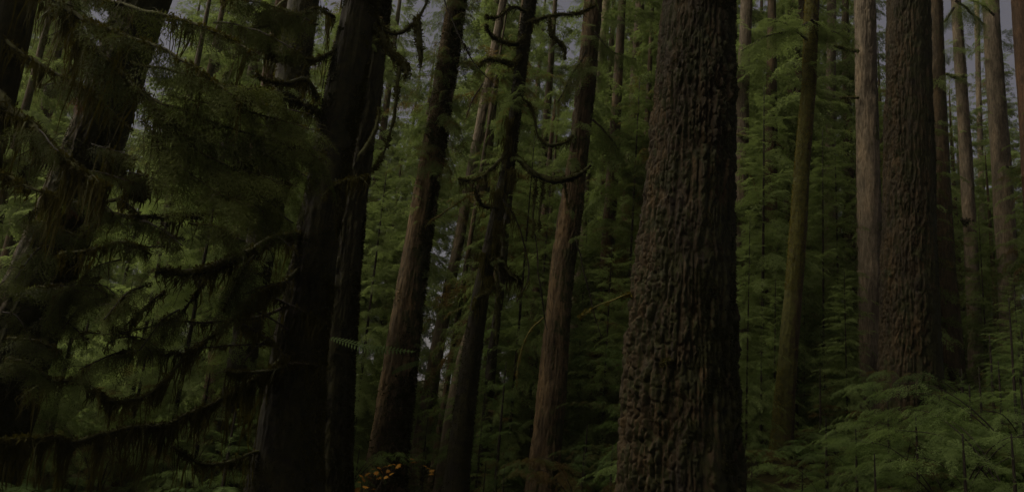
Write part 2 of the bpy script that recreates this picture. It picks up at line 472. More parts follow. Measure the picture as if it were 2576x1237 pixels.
def tree(name, label, pts, D, mat, height=30, nseg=64, bark=(7, .02), flare=.25, group=None, lobes=0, seed=1, dz=.05, sides=None, burls=()):
    """pts: (x, y, width) down the trunk in the frame, at D metres"""
    P = [at(x, y, D) for x, y, w in pts]
    rr = [px(w, D) * .5 * 1.0 for x, y, w in pts]
    o = sorted(range(len(P)), key=lambda q: P[q][2])
    P = np.array([P[q] for q in o]); rr = np.array([rr[q] for q in o])
    z = P[:, 2]
    # straight on down to the ground
    sl = (P[-1] - P[0]) / (z[-1] - z[0])
    gz = float(ground_z(P[0, 0], P[0, 1])) - .35
    if z[0] > gz:
        b = P[0] + sl * (gz - z[0])
        P = np.vstack([b, P]); rr = np.concatenate([[rr[0] * 1.04], rr]); z = P[:, 2]
    top = P[-1] + sl * max(2.0, height - z[-1])
    mid = P[-1] * .5 + top * .5
    P = np.vstack([P, mid, top]); rr = np.concatenate([rr, [rr[-1] * .75, .03]]); z = P[:, 2]
    zv = min(z[-1], at(pts[0][0], -60, D)[2] + .3)
    zz = np.concatenate([np.arange(z[0], zv, dz), np.linspace(zv, z[-1], 24)])
    X = np.interp(zz, z, P[:, 0]); Y = np.interp(zz, z, P[:, 1]); Rr = np.interp(zz, z, rr)
    nb = int(.5 / dz)
    if nb > 2:
        ker = np.hanning(nb * 2 + 1); ker /= ker.sum()
        m = zz <= zv
        for A in (X, Y, Rr):
            e = np.pad(A[m], nb, mode='reflect', reflect_type='odd')
            A[m] = np.convolve(e, ker, 'valid')
    g0 = float(ground_z(X[0], Y[0]))
    t = Tree()
    t.base = np.array([X[0], Y[0], g0])
    t.root = empty(name, t.base, label, 'tree', group)
    t.zz, t.X, t.Y, t.R, t.D, t.seed = zz, X, Y, Rr, D, seed
    th = np.arange(nseg) * TAU / nseg
    TH, ZZ = np.meshgrid(th, zz)
    RR = Rr[:, None] * np.ones_like(TH)
    hh = np.clip(ZZ - g0, 0, None)
    RR = RR * (1 + flare * np.exp(-hh / .7) * (1 + .45 * np.cos(lobes * TH + seed) if lobes else 1))
    cs, sn = np.cos(TH), np.sin(TH)
    q = np.stack([cs * 1.3, sn * 1.3, ZZ * .45], -1)
    RR = RR * (1 + .05 * vnoise(q + seed * 7, 5) + .04 * vnoise(q * 2.3 + seed, 6))
    for (bz, bth, bs_, bh) in burls:
        RR += bh * np.exp(-((ZZ - bz) ** 2 / bs_ ** 2) - (np.angle(np.exp(1j * (TH - bth))) * Rr.mean() / bs_) ** 2)
    fq, dep = bark
    r0 = Rr[:, None]
    p = np.stack([cs * r0 * fq, sn * r0 * fq, ZZ * fq * .17], -1) + seed * 13.7
    wp = np.stack([cs * r0 * 3, sn * r0 * 3, ZZ * 1.8], -1)
    rm = float(np.mean(Rr[zz <= zv]))
    nc = max(7, int(TAU * rm * fq * 1.5))
    w1 = .33 * vnoise(wp * 1.6, 8) + .16 * vnoise(wp * 5, 10)
    def strip(k, vz, sd, wpz):
        """ridged noise drawn out along the trunk, seamless round it"""
        rr_ = k / TAU
        return vnoise(np.stack([cs * rr_ + wpz, sn * rr_ + wpz, ZZ * vz], -1) + sd * 5.3, sd)
    f1_ = np.clip(np.abs(strip(nc * 1.0, fq * .16, seed, w1 * 1.25)) / .34, 0, 1) ** .75
    f2_ = np.clip(np.abs(strip(nc * 1.9, fq * .26, seed + 1, w1 * .9)) / .34, 0, 1) ** .8
    pl, idp = plates(TH / TAU * nc * 2 + w1 * 2, ZZ * fq * .8 + 5, nc * 2, seed + 2)
    pl = np.clip(pl / .22, 0, 1)
    c = vnoise(p * [3, 3, 7], seed + 2)
    c2 = vnoise(p * [6, 6, 22], seed + 3)
    f2_ = f2_ * .8 + .2
    dep = dep * np.clip(.95 + .7 * vnoise(np.stack([cs * 1.1, sn * 1.1, ZZ * .55], -1) + seed * 3.1, 60), .35, 1.5)
    RR = RR + dep * (1.1 * (f1_ * f2_ - .5) + .45 * (pl - .6) * f1_ + .22 * idp * f1_ + .2 * c + .13 * c2)
    t.RR, t.th = RR, th
    V = np.stack([X[:, None] + cs * RR, Y[:, None] + sn * RR, ZZ], -1).reshape(-1, 3) - t.base
    n_, m_ = TH.shape
    i = np.arange(n_ * m_).reshape(n_, m_); j = np.roll(i, -1, 1)
    Fq = np.stack([i[:-1], j[:-1], j[1:], i[1:]], -1).reshape(-1, 4)
    t.trunk = put('trunk', mesh_of('trunk', V, Fq, True), mat, t.root)
    return t


def trunk_fuzz(t, n, mat, ln=(.02, .05), side=None, thr=0.0, zmax=None, droop=.5, name='moss', sc=1.6):
    g = np.random.default_rng(t.seed + 50)
    z1 = zmax or t.zz[-30]
    zi = g.uniform(t.zz[0] + .3, z1, n); a = g.uniform(0, TAU, n)
    if side is not None: a = side[0] + g.normal(0, side[1], n)
    k = np.searchsorted(t.zz, zi).clip(0, len(t.zz) - 1)
    j = ((a % TAU) / TAU * len(t.th)).astype(int) % len(t.th)
    r = t.RR[k, j]
    nrm = np.stack([np.cos(a), np.sin(a), 0 * a], -1)
    b = np.stack([t.X[k], t.Y[k], zi], -1) + nrm * (r - .004)[:, None]
    keep = vnoise(b * [sc, sc, sc * .55] + t.seed, 21) + .5 * vnoise(b * sc * 3.3, 22) > thr
    b, nrm = b[keep], nrm[keep]; m = len(b)
    d = unit(nrm * .8 + g.normal(0, .45, (m, 3)) - [0, 0, droop])
    l_ = g.uniform(*ln, m)
    K = kite(b, d, l_, l_ * .4, unit(np.cross(d, g.normal(0, 1, (m, 3)))))
    return tag(put(name, kites_mesh(name, K - t.base), mat, t.root), kind='stuff')


def limb(t, pts, D, mat=None, moss=0, mlen=.35, fuzz=0, fol=None, mw=.022, name='branch', mm=None, seed=0, fold=.5, nseg=8, twigs=6):
    """a branch through (x, y, width) pixels with depth D or (D0, D1); moss = hanging strands per metre"""
    g = np.random.default_rng(1000 + seed + int(pts[0][0] * 7 + pts[0][1]))
    D0, D1 = D if isinstance(D, tuple) else (D, D)
    Ds = np.linspace(D0, D1, len(pts))
    P = np.array([[*at(x, y, d), px(w, d) * .5] for (x, y, w), d in zip(pts, Ds)])
    ln = np.linalg.norm(np.diff(P[:, :3], axis=0), axis=1).sum()
    S = spline(P, max(10, int(ln / .035)))
    path, rad = S[:, :3], np.maximum(S[:, 3], .003)
    path = path + .02 * np.stack([vnoise(path * 4, 40), vnoise(path * 4, 41), vnoise(path * 4, 42)], -1) * np.clip(ln, .3, 1.2)
    V, Fc = tube(path, rad, nseg, seed=seed)
    for q in range(int(ln * twigs)):
        k = int(g.uniform(.15, .98) * (len(path) - 2)); tl = g.uniform(.08, .45)
        T = unit(path[k + 1] - path[k]); d = unit(T * .5 + g.normal(0, .8, 3) - [0, 0, .25])
        tp = spline(np.array([path[k], path[k] + d * tl * .5, path[k] + d * tl + np.array([0, 0, -.35 * tl]) + g.normal(0, .04, 3)]), 7)
        v_, f_ = tube(tp, np.linspace(max(.0035, rad[k] * .3), .002, 7), 4)
        Fc = Fc + [f + len(V) for f in f_]; V = np.vstack([V, v_])
    br = put(name, mesh_of(name, V - t.base, Fc, True), mat or B_LIMB, t.root)
    Ks = []
    if moss:
        nc = max(3, int(moss * ln / 13))
        cen = g.uniform(0, len(path) - 1.01, nc)
        cl = mlen * np.clip(g.exponential(.42, nc), .06, 1.7)            # many short tufts, few long beards
        m = int(moss * ln)
        ci = g.integers(0, nc, m)
        s = np.clip(cen[ci] + g.normal(0, 1.6, m) * (.5 + cl[ci] / mlen), 0, len(path) - 1.01)
        k = s.astype(int)
        b = path[k] + g.normal(0, 1, (m, 3)) * (rad[k] * .6 + .012)[:, None] - np.array([0, 0, 1]) * (rad[k] * .4)[:, None]
        L = cl[ci] * g.uniform(.25, 1.1, m)
        S_ = strands(b, L, mw * g.uniform(.4, 1.2, m), g, .06)
        # the tips of a beard draw together
        n4 = len(S_) // m
        cp = path[cen[ci].astype(int)]
        for q_ in range(n4):
            for c_ in range(4):
                f_ = (q_ + (1 if c_ > 1 else 0)) / n4
                S_[q_ * m:(q_ + 1) * m, c_, :2] += (cp - b)[:, :2] * (.6 * f_)
        Ks.append(S_)
    if fuzz:
        Ks.append(fuzz_on(path, rad, int(fuzz * ln), g, up=.2))
    if Ks:
        tag(put('hanging_moss', kites_mesh('hanging_moss', [K - t.base for K in Ks]), mm or M_MOSS, br), kind='stuff')
    if fol:
        # (from, to, sprays per metre, length, material)
        f0, f1, dens, L, fm = fol
        m = int(dens * ln * (f1 - f0)) + 2
        Ks = []
        for q in range(m):
            v = (q + g.uniform(0, .8)) / m
            u = (f0 + (f1 - f0) * v) * (len(path) - 2); k = int(u)
            T = unit(path[k + 1] - path[k])
            sd = unit(np.cross(T, [0, 0, 1.0]) + g.normal(0, .15, 3)) * (1 if q % 2 else -1)
            d = unit(T * g.uniform(.6, 1.2) + sd * g.uniform(.5, 1.0) * (1.1 - .6 * v) - np.array([0, 0, g.uniform(.05, .25 + fold * .5)]))
            Ks.append(place(S_FINE[g.integers(5)], frame(d, g.normal(0, .22)), path[k], L / .55 * g.uniform(.6, 1.3) * (1.1 - .45 * v)))
        put('foliage', kites_mesh('foliage', [K - t.base for K in Ks]), fm, br)
    return br


def skirt(t, ya, yb, n, L, mat, seed, name='foliage'):
    """small leafy side boughs all round a trunk between two heights of the frame"""
    g = np.random.default_rng(seed)
    za, zb = sorted((at(CX, ya, t.D)[2], at(CX, yb, t.D)[2]))
    Ks = []
    for q in range(n):
        z = g.uniform(za, zb); k = min(np.searchsorted(t.zz, z), len(t.zz) - 1)
        a = g.uniform(0, TAU); e = g.uniform(-.7, .15)
        d = np.array([math.cos(a) * math.cos(e), math.sin(a) * math.cos(e), math.sin(e)])
        Ks.append(place(BOUGHS_F[g.integers(len(BOUGHS_F))], frame(d, g.normal(0, .4)), np.array([t.X[k], t.Y[k], z]) + d * t.R[k] * .6 * [1, 1, 0], L / 1.1 * g.uniform(.35, 1.15)))
    return put(name, kites_mesh(name, [K - t.base for K in Ks]), mat, t.root)


def hang(t, x, y, D, L, w, n, parent=None, mat=None, rad=.06, name='hanging_moss'):
    """a clump of hanging moss at a point"""
    g = np.random.default_rng(int(x * 3 + y))
    p = at(x, y, D)
    b = p + g.normal(0, 1, (n, 3)) * [rad, rad, rad * .6]
    K = strands(b, L * g.uniform(.3, 1.05, n), np.full(n, w) * g.uniform(.5, 1.2, n), g, .05)
    pr = parent or t.root
    return tag(put(name, kites_mesh(name, K - t.base), mat or M_MOSS, pr), kind='stuff')


# ------------------------------------------------------------------ crowns
def bough(L, g, S, step=.16, sp=.5, droop=.25):
    """foliage of one branch along +x"""
    out = []
    x = .18 * L
    while x < L:
        t = x / L
        z = -droop * L * t * t + .06 * L * t
        for s in (1, -1):
            if g.uniform() < .12: continue
            a = s * math.radians(60 - 25 * t + g.normal(0, 10))
            d = np.array([math.cos(a), math.sin(a), -.25 - .3 * t + g.normal(0, .12)])
            ll = sp * L * (1 - t * .75) * g.uniform(.6, 1.1)
            K = S[g.integers(len(S))]
            out.append(place(K, frame(d, g.normal(0, .35)), np.array([x, 0, z]), max(.12, ll) / K[..., 0].max()))
        x += step * g.uniform(.7, 1.3)
    K = S[g.integers(len(S))]
    out.append(place(K, frame(np.array([1, 0, -.5])), np.array([L * .95, 0, -droop * L * .9 + .06 * L]), .25 * L / K[..., 0].max()))
    return np.concatenate(out)


G1 = np.random.default_rng(9)
BOUGHS = [bough(3.0, G1, S_LO, step=.3, sp=.42) for _ in range(6)]
BOUGHS_M = [bough(3.0, G1, S_MID, step=.26, sp=.4, droop=.3) for _ in range(7)]
BOUGHS_S = [bough(1.2, G1, S_LEAF, step=.17, sp=.5, droop=.25) for _ in range(5)]
BOUGHS_F = [bough(1.1, G1, S_LEAF, step=.15, sp=.5, droop=.2) for _ in range(4)]


def crown(z0, z1, n, Lmax, g, B, Lref, gap=.25, shape=.7, el0=-22, el1=20):
    out = []
    for q in range(n):
        f = (q + g.uniform()) / n
        z = z0 + (z1 - z0) * f
        if vnoise(np.array([[z * .35, g.uniform(0, .3), 0]]), int(z0 * 10) + 3)[0] < gap - .6: continue
        L = Lmax * ((1 - f) ** shape * (.55 + .45 * min(1, f * 5)) + .06) * g.uniform(.55, 1.15)
        a = g.uniform(0, TAU); e = math.radians(el0 + (el1 - el0) * f + g.normal(0, 9))
        d = np.array([math.cos(a) * math.cos(e), math.sin(a) * math.cos(e), math.sin(e)])
        if z > z1 - .4: L = min(L, .25 * Lmax)
        out.append(place(B[g.integers(len(B))], frame(d, g.normal(0, .25)), np.array([0, 0, z]), L / Lref))
    return np.concatenate(out)


def pole(h, r0, g, nseg=10, lean=.02):
    n = 24
    z = np.linspace(-.4, h, n)
    path = np.stack([.12 * np.sin(z * .25 + g.uniform(0, 6)) * lean * 10, .1 * np.cos(z * .2 + g.uniform(0, 6)) * lean * 10, z], -1)
    rad = r0 * (1 - np.clip(z / h, 0, 1)) ** .8 + .01
    V, Fc = tube(path, rad, nseg, .06)
    return mesh_of('trunk', V, Fc, True)


# ------------------------------------------------------------------ the trunks, left to right
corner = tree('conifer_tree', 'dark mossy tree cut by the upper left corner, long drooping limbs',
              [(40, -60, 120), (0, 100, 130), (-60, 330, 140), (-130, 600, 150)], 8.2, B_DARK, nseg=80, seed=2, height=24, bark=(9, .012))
lean = tree('conifer_tree', 'broad brown trunk leaning right out of the lower left edge, lit along its left side',
            [(345, 60, 118), (262, 290, 130), (137, 618, 142), (72, 790, 152), (-20, 1040, 165)], 9.6, B_FIR, nseg=160, seed=3, height=28, bark=(8, .028), dz=.03)
upper = tree('conifer_tree', 'dark trunk with torn brown bark behind the upper left mossy branches',
             [(770, -40, 78), (742, 150, 84), (700, 380, 86), (655, 620, 72), (618, 860, 66)], 15.5, B_DARK, nseg=80, seed=4, bark=(8, .02))
reddish = tree('conifer_tree', 'reddish brown trunk low behind the moss curtains, left of the dark mossy trunk',
               [(640, 400, 34), (600, 600, 36), (553, 858, 40), (525, 1083, 48), (497, 1237, 52)], 18.5, B_RED, nseg=80, seed=5, bark=(9, .02))
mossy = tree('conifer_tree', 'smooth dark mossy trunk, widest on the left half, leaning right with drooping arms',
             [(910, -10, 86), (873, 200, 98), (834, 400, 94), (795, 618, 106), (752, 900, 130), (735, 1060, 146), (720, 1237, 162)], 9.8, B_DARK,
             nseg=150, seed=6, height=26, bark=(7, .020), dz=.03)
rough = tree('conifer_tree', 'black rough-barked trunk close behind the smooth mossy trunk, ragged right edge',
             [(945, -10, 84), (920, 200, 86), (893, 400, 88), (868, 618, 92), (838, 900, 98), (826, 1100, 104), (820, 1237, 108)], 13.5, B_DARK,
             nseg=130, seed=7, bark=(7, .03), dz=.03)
ivy = tree('conifer_tree', 'brown trunk with green overgrown right side above the yellow maple leaves',
           [(1140, 60, 52), (1098, 330, 58), (1068, 500, 62), (1037, 700, 70), (1003, 930, 82), (976, 1150, 94), (966, 1237, 100)], 19, B_BROWN, nseg=110, seed=8, bark=(8, .022), dz=.04)
pink = tree('conifer_tree', 'pale pinkish slim trunk rising out of a young hemlock beside the brown overgrown trunk',
            [(1192, 400, 26), (1152, 620, 28), (1127, 740, 30), (1103, 860, 34), (1065, 1080, 40)], 26, B_GREY, nseg=48, seed=9, bark=(10, .01))
whip = tree('conifer_tree', 'thinnest spotted stem between the pinkish trunk and the pale leaning trunk',
            [(1180, 620, 12), (1151, 800, 13), (1130, 930, 14), (1107, 1075, 15)], 24, B_FIR2, nseg=24, seed=10, bark=(10, .006), height=16)
pale = tree('conifer_tree', 'pale grey trunk half hidden behind the left side of the dark slender leaning trunk',
            [(1318, 100, 18), (1290, 300, 22), (1262, 520, 26), (1214, 740, 30), (1172, 880, 36), (1142, 1030, 40), (1117, 1237, 46)], 22, B_GREY, nseg=56, seed=11, bark=(10, .012))
slender = tree('conifer_tree', 'dark slender leaning trunk hung with curling mossy branches',
               [(1338, -20, 34), (1318, 100, 34), (1299, 260, 30), (1281, 400, 30), (1248, 550, 36), (1207, 750, 42), (1172, 1000, 52), (1146, 1237, 60)], 14.5, B_DARK, nseg=80, seed=12, bark=(9, .012), height=22)
tree('conifer_tree', 'thin dark pole in the shade just right of the dark slender leaning trunk',
     [(1262, 700, 20), (1238, 900, 24), (1222, 1080, 28), (1214, 1237, 30)], 20, B_DARK, nseg=32, seed=13, height=15)
ridged = tree('conifer_tree', 'straight brown trunk with ridged bark left of the great fir, dark down its right side',
              [(1494, -10, 48), (1480, 150, 50), (1462, 330, 52), (1438, 520, 56), (1411, 700, 60), (1388, 980, 68), (1364, 1237, 74)], 18.5, B_BROWN,
              nseg=130, seed=14, bark=(8.5, .024), dz=.035)
behind = tree('conifer_tree', 'narrow pale trunk directly behind the straight ridged trunk',
              [(1510, 150, 20), (1472, 450, 24), (1452, 750, 27), (1430, 930, 28), (1410, 1100, 30)], 27, B_GREY, nseg=40, seed=15, bark=(10, .01))
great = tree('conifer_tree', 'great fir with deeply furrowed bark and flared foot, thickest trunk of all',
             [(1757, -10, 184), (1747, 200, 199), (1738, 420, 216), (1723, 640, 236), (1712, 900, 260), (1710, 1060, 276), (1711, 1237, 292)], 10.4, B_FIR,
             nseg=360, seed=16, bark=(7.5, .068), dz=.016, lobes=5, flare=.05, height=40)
snag = tree('conifer_tree', 'pale thin trunk appearing just past the right edge of the great fir',
            [(1879, -10, 32), (1870, 200, 33), (1866, 400, 35), (1861, 620, 37), (1857, 900, 40)], 25, B_GREY, nseg=48, seed=17, bark=(10, .01))
golden = tree('conifer_tree', 'slim leaning trunk furred with yellow green moss',
              [(2044, -10, 38), (2036, 200, 37), (2018, 420, 39), (2003, 650, 42), (1982, 900, 45), (1967, 1110, 48)], 17.5, B_MOSS, nseg=64, seed=18, bark=(9, .012), height=24)
tree('conifer_tree', 'dim thin trunk in the leaves left of the yellow mossy trunk',
     [(2022, -10, 26), (2008, 200, 27), (1990, 450, 28), (1975, 700, 30)], 31, B_FIR2, nseg=32, seed=19)
faint = tree('conifer_tree', 'distant pinkish pole showing in pieces between yellow mossy trunk and twin grey trunk',
             [(2092, -10, 24), (2090, 300, 25), (2087, 600, 27), (2085, 800, 29), (2084, 1000, 30)], 34, B_GREY, nseg=36, seed=20, bark=(10, .01))
tall = tree('conifer_tree', 'straight grey brown trunk close on the left of the second large fir',
            [(2175, -10, 52), (2180, 200, 54), (2184, 400, 56), (2190, 640, 57), (2196, 850, 59), (2199, 1030, 61)], 22, B_GREY, nseg=110, seed=21, bark=(10, .018), dz=.04)
tree('conifer_tree', 'pale slim trunk peeping from behind the left foot of the straight grey brown trunk',
     [(2166, 300, 24), (2168, 600, 26), (2173, 850, 28), (2178, 1000, 30)], 30, B_GREY, nseg=32, seed=22)
second = tree('conifer_tree', 'second large fir, upright brown trunk with furrowed bark above the right shrubs',
              [(2284, -10, 104), (2285, 200, 110), (2285, 420, 117), (2286, 640, 127), (2289, 850, 138), (2291, 1000, 146)], 16.5, B_FIR,
              nseg=260, seed=23, bark=(8, .05), dz=.025, height=40)
shade = tree('conifer_tree', 'brown trunk tucked behind the right side of the second large fir',
             [(2350, -10, 38), (2357, 200, 40), (2367, 450, 44), (2378, 700, 50), (2396, 950, 58)], 25, B_FIR2, nseg=72, seed=24, bark=(10, .016))
slim = tree('conifer_tree', 'slim speckled trunk with a dark knot halfway up, near the bright sky gap',
            [(2404, -10, 24), (2414, 150, 27), (2430, 400, 30), (2444, 650, 32), (2453, 850, 34), (2456, 960, 35)], 28, B_GREY, nseg=48, seed=25, bark=(10, .012))
grey = tree('conifer_tree', 'grey trunk leaning left against the bright sky, broader of the two at the right edge',
            [(2491, -10, 40), (2503, 200, 42), (2519, 420, 45), (2533, 640, 47), (2546, 900, 49)], 29, B_GREY, nseg=80, seed=26, bark=(10, .014))
tree('conifer_tree', 'reddish trunk cut off by the upper right corner',
     [(2565, -10, 42), (2576, 130, 44), (2592, 350, 46), (2610, 640, 50)], 24, B_RED, nseg=48, seed=27, bark=(10, .014))
tree('conifer_tree', 'thinnest far pole against the bright sky between two right-hand grey trunks',
     [(2457, -10, 12), (2461, 200, 13), (2470, 500, 14), (2485, 800, 15)], 42, B_GREY, nseg=20, seed=28)
tree('conifer_tree', 'dull brown trunk in the dim gap right of the ridged trunk',
     [(1580, 500, 30), (1568, 780, 33), (1555, 960, 36), (1540, 1150, 38)], 27, B_FIR2, nseg=36, seed=29)
tree('conifer_tree', 'short dim trunk between the slender leaning trunk and the ridged trunk',
     [(1345, 800, 26), (1325, 1000, 28), (1312, 1150, 30)], 25, B_RED, nseg=36, seed=30, height=13)

# ------------------------------------------------------------------ moss on the trunks
trunk_fuzz(mossy, 60000, M_FUZZ, (.012, .04), thr=-.1)
trunk_fuzz(mossy, 22000, M_MOSS, (.015, .05), side=(-.15, .45), thr=-.3)
trunk_fuzz(upper, 20000, M_MOSS, (.02, .08), thr=.0)
trunk_fuzz(rough, 9000, M_MOSS, (.02, .06), side=(0, .35), thr=-.1)
trunk_fuzz(rough, 26000, M_FUZZ, (.02, .06), thr=.1, side=(-.3, .9))
trunk_fuzz(great, 50000, M_FUZZ, (.015, .05), thr=.25, side=(-.9, .8), sc=2.2)
trunk_fuzz(great, 30000, M_MOSS, (.012, .04), thr=.62, side=(-1.5, .9), sc=4)
trunk_fuzz(slender, 24000, M_FUZZ, (.015, .05), thr=-.1)
trunk_fuzz(golden, 26000, M_YMOSS, (.01, .04), thr=-.2, side=(math.pi + .5, .9))
trunk_fuzz(ridged, 16000, M_FUZZ, (.02, .05), thr=.1, side=(-.4, .8))
trunk_fuzz(ivy, 26000, M_FUZZ, (.03, .09), thr=-.2, side=(-.7, .8))
trunk_fuzz(second, 14000, M_FUZZ, (.015, .05), thr=.35, side=(-.6, .9))
trunk_fuzz(lean, 20000, M_FUZZ, (.02, .06), thr=.0, side=(-.4, .9))
trunk_fuzz(shade, 8000, M_FUZZ, (.02, .05), thr=-.1, side=(-.4, .6))
trunk_fuzz(slim, 6000, M_FUZZ, (.02, .04), thr=.1, side=(-.2, .7))

# ------------------------------------------------------------------ limbs, with their moss and needles
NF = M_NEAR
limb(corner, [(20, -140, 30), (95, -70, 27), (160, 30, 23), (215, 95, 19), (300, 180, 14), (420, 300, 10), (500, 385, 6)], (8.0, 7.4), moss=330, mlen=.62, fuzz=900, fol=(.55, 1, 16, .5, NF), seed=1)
limb(corner, [(-60, 190, 32), (60, 300, 24), (130, 370, 17), (200, 425, 12), (272, 472, 6)], (8.1, 7.6), moss=420, mlen=.6, fuzz=1100, seed=2)
limb(corner, [(-60, 400, 18), (40, 455, 11), (125, 492, 6), (180, 500, 4)], (8.0, 7.8), moss=260, mlen=.55, fuzz=800, seed=3)
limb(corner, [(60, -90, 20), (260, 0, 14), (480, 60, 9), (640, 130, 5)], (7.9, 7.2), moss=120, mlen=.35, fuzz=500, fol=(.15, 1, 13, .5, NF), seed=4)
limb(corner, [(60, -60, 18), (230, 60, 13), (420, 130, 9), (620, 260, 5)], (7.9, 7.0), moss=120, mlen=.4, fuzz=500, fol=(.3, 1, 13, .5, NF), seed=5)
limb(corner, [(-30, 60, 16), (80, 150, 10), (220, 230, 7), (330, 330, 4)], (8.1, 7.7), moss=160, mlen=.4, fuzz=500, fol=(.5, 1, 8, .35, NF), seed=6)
for k, p in enumerate([[(380, 250, 8), (520, 300, 7), (680, 350, 5), (820, 400, 3)], [(400, 300, 8), (520, 390, 6), (640, 440, 4), (740, 470, 3)],
                       [(420, 240, 8), (560, 270, 6), (700, 300, 4), (800, 330, 3)], [(360, 300, 7), (430, 400, 5), (540, 480, 4), (640, 520, 3)],
                       [(330, 160, 8), (480, 190, 6), (600, 220, 4), (700, 230, 3)]]):
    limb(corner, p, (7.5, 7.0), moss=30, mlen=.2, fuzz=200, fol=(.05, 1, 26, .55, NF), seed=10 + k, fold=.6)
limb(lean, [(205, 575, 12), (300, 546, 10), (400, 548, 9), (480, 543, 7), (565, 540, 4)], (9.4, 8.8), moss=110, mlen=.3, fuzz=700, seed=20)
limb(lean, [(455, 390, 3), (418, 412, 5), (390, 440, 5), (345, 472, 6), (300, 500, 8), (215, 520, 9)], (8.6, 9.4), moss=90, mlen=.3, fuzz=300, seed=21)
hang(lean, 350, 455, 9.0, .3, .05, 260, rad=.08)
hang(lean, 300, 400, 9.0, .5, .03, 120, rad=.1)
limb(lean, [(150, 640, 10), (240, 625, 9), (320, 610, 7), (380, 640, 4)], (9.2, 8.7), moss=200, mlen=.35, fuzz=500, fol=(.4, 1, 14, .4, NF), seed=22)
limb(lean, [(60, 1000, 9), (80, 985, 9), (110, 966, 10), (150, 957, 10), (205, 958, 6), (250, 990, 4)], (9.2, 8.8), moss=230, mlen=.35, fuzz=700, seed=23)
limb(mossy, [(765, 590, 13), (745, 592, 14), (700, 600, 17), (640, 626, 21), (560, 665, 23), (480, 686, 21), (395, 678, 13)], (9.7, 8.6), moss=420, mlen=.42, fuzz=1300, seed=30)
limb(mossy, [(720, 1130, 7), (650, 1136, 7), (590, 1157, 8), (530, 1166, 8), (480, 1152, 6), (430, 1120, 4)], (9.6, 8.8), moss=260, mlen=.4, fuzz=500, seed=31)
limb(mossy, [(770, 660, 10), (700, 720, 10), (600, 790, 9), (470, 900, 8), (380, 985, 8), (290, 1010, 6), (245, 985, 3)], (9.6, 8.2), moss=300, mlen=.45, fuzz=500, seed=32)
limb(mossy, [(740, 880, 9), (660, 940, 9), (560, 1000, 8), (430, 1062, 10), (300, 1080, 10), (190, 1108, 9), (140, 1094, 6), (90, 1103, 5), (-30, 1104, 3)], (9.6, 7.9), moss=420, mlen=.6, fuzz=600, seed=33, mw=.03)
limb(mossy, [(745, 760, 9), (640, 800, 8), (540, 810, 6), (430, 812, 5), (290, 838, 4), (200, 828, 3)], (9.6, 8.2), moss=60, mlen=.25, fuzz=200, seed=34, mat=B_TWIG)
limb(mossy, [(735, 910, 10), (690, 930, 9), (620, 935, 8), (570, 933, 6)], (9.6, 9.0), moss=260, mlen=.35, fuzz=800, seed=35)
limb(mossy, [(800, 250, 14), (770, 200, 13), (720, 212, 13), (670, 205, 12), (640, 190, 9)], (9.7, 9.2), moss=300, mlen=.3, fuzz=1000, seed=36)
limb(mossy, [(845, 130, 12), (790, 150, 10), (740, 140, 10), (690, 140, 14), (670, 100, 16), (640, 90, 10)], (9.7, 9.1), moss=420, mlen=.38, fuzz=1100, seed=37)
limb(mossy, [(820, 290, 12), (760, 262, 12), (700, 240, 11), (640, 232, 9), (590, 240, 5)], (9.7, 9.0), moss=420, mlen=.36, fuzz=1000, seed=38)
limb(mossy, [(840, 40, 10), (800, 20, 9), (720, 60, 7), (600, 70, 5)], (9.7, 8.8), moss=120, mlen=.5, fuzz=400, fol=(.35, 1, 30, .45, NF), seed=39)
limb(mossy, [(935, 20, 14), (965, 70, 12), (985, 82, 11), (1015, 80, 10), (1045, 60, 9), (1068, 20, 7), (1085, -30, 5)], (9.9, 9.7), moss=40, mlen=.08, fuzz=900, seed=40)
br = limb(mossy, [(935, 60, 20), (965, 100, 22), (985, 135, 23), (1006, 156, 26), (1022, 176, 20), (1020, 192, 8)], (9.8, 9.6), moss=160, mlen=.14, fuzz=1500, seed=41)
limb(mossy, [(1004, 170, 12), (1001, 230, 10), (993, 280, 9), (982, 340, 7), (965, 392, 5), (938, 428, 3)], (9.6, 9.7), moss=60, mlen=.1, fuzz=900, seed=42, fold=0)
limb(mossy, [(1050, 48, 10), (1054, 90, 18), (1058, 140, 15), (1058, 165, 4)], (9.7, 9.7), moss=120, mlen=.12, fuzz=1500, seed=43)
limb(rough, [(895, 412, 12), (922, 372, 15), (948, 320, 12), (952, 270, 6)], 13.2, moss=80, mlen=.15, fuzz=700, seed=44)
limb(mossy, [(815, 492, 8), (850, 466, 10), (890, 452, 9), (930, 442, 5)], (9.4, 9.2), moss=420, mlen=.28, fuzz=900, seed=45, mw=.018)
limb(mossy, [(848, 460, 6), (856, 520, 8), (850, 590, 5)], (9.4, 9.4), moss=120, mlen=.3, fuzz=700, seed=46)
limb(upper, [(720, 0, 8), (650, 60, 10), (600, 130, 8), (560, 200, 4)], (15, 14), moss=160, mlen=.5, fuzz=300, fol=(.2, 1, 18, .6, NF), seed=47)
limb(slender, [(1285, 378, 12), (1318, 412, 15), (1345, 438, 17), (1390, 453, 19), (1430, 450, 17), (1465, 432, 11), (1488, 414, 6)], (14.4, 14.0), moss=60, mlen=.15, fuzz=900, seed=50)
for k, q in enumerate([[(1350, 450, 7), (1344, 510, 6), (1340, 600, 3)], [(1368, 452, 6), (1362, 510, 6), (1354, 585, 3)], [(1420, 455, 5), (1424, 490, 5), (1430, 525, 2)]]):
    limb(slender, q, 14.2, moss=60, mlen=.1, fuzz=600, seed=51 + k, nseg=6)
limb(slender, [(1322, 60, 12), (1350, 50, 10), (1400, 38, 9), (1450, 36, 8), (1500, 12, 5)], (14.4, 14.2), moss=160, mlen=.25, fuzz=900, seed=54)
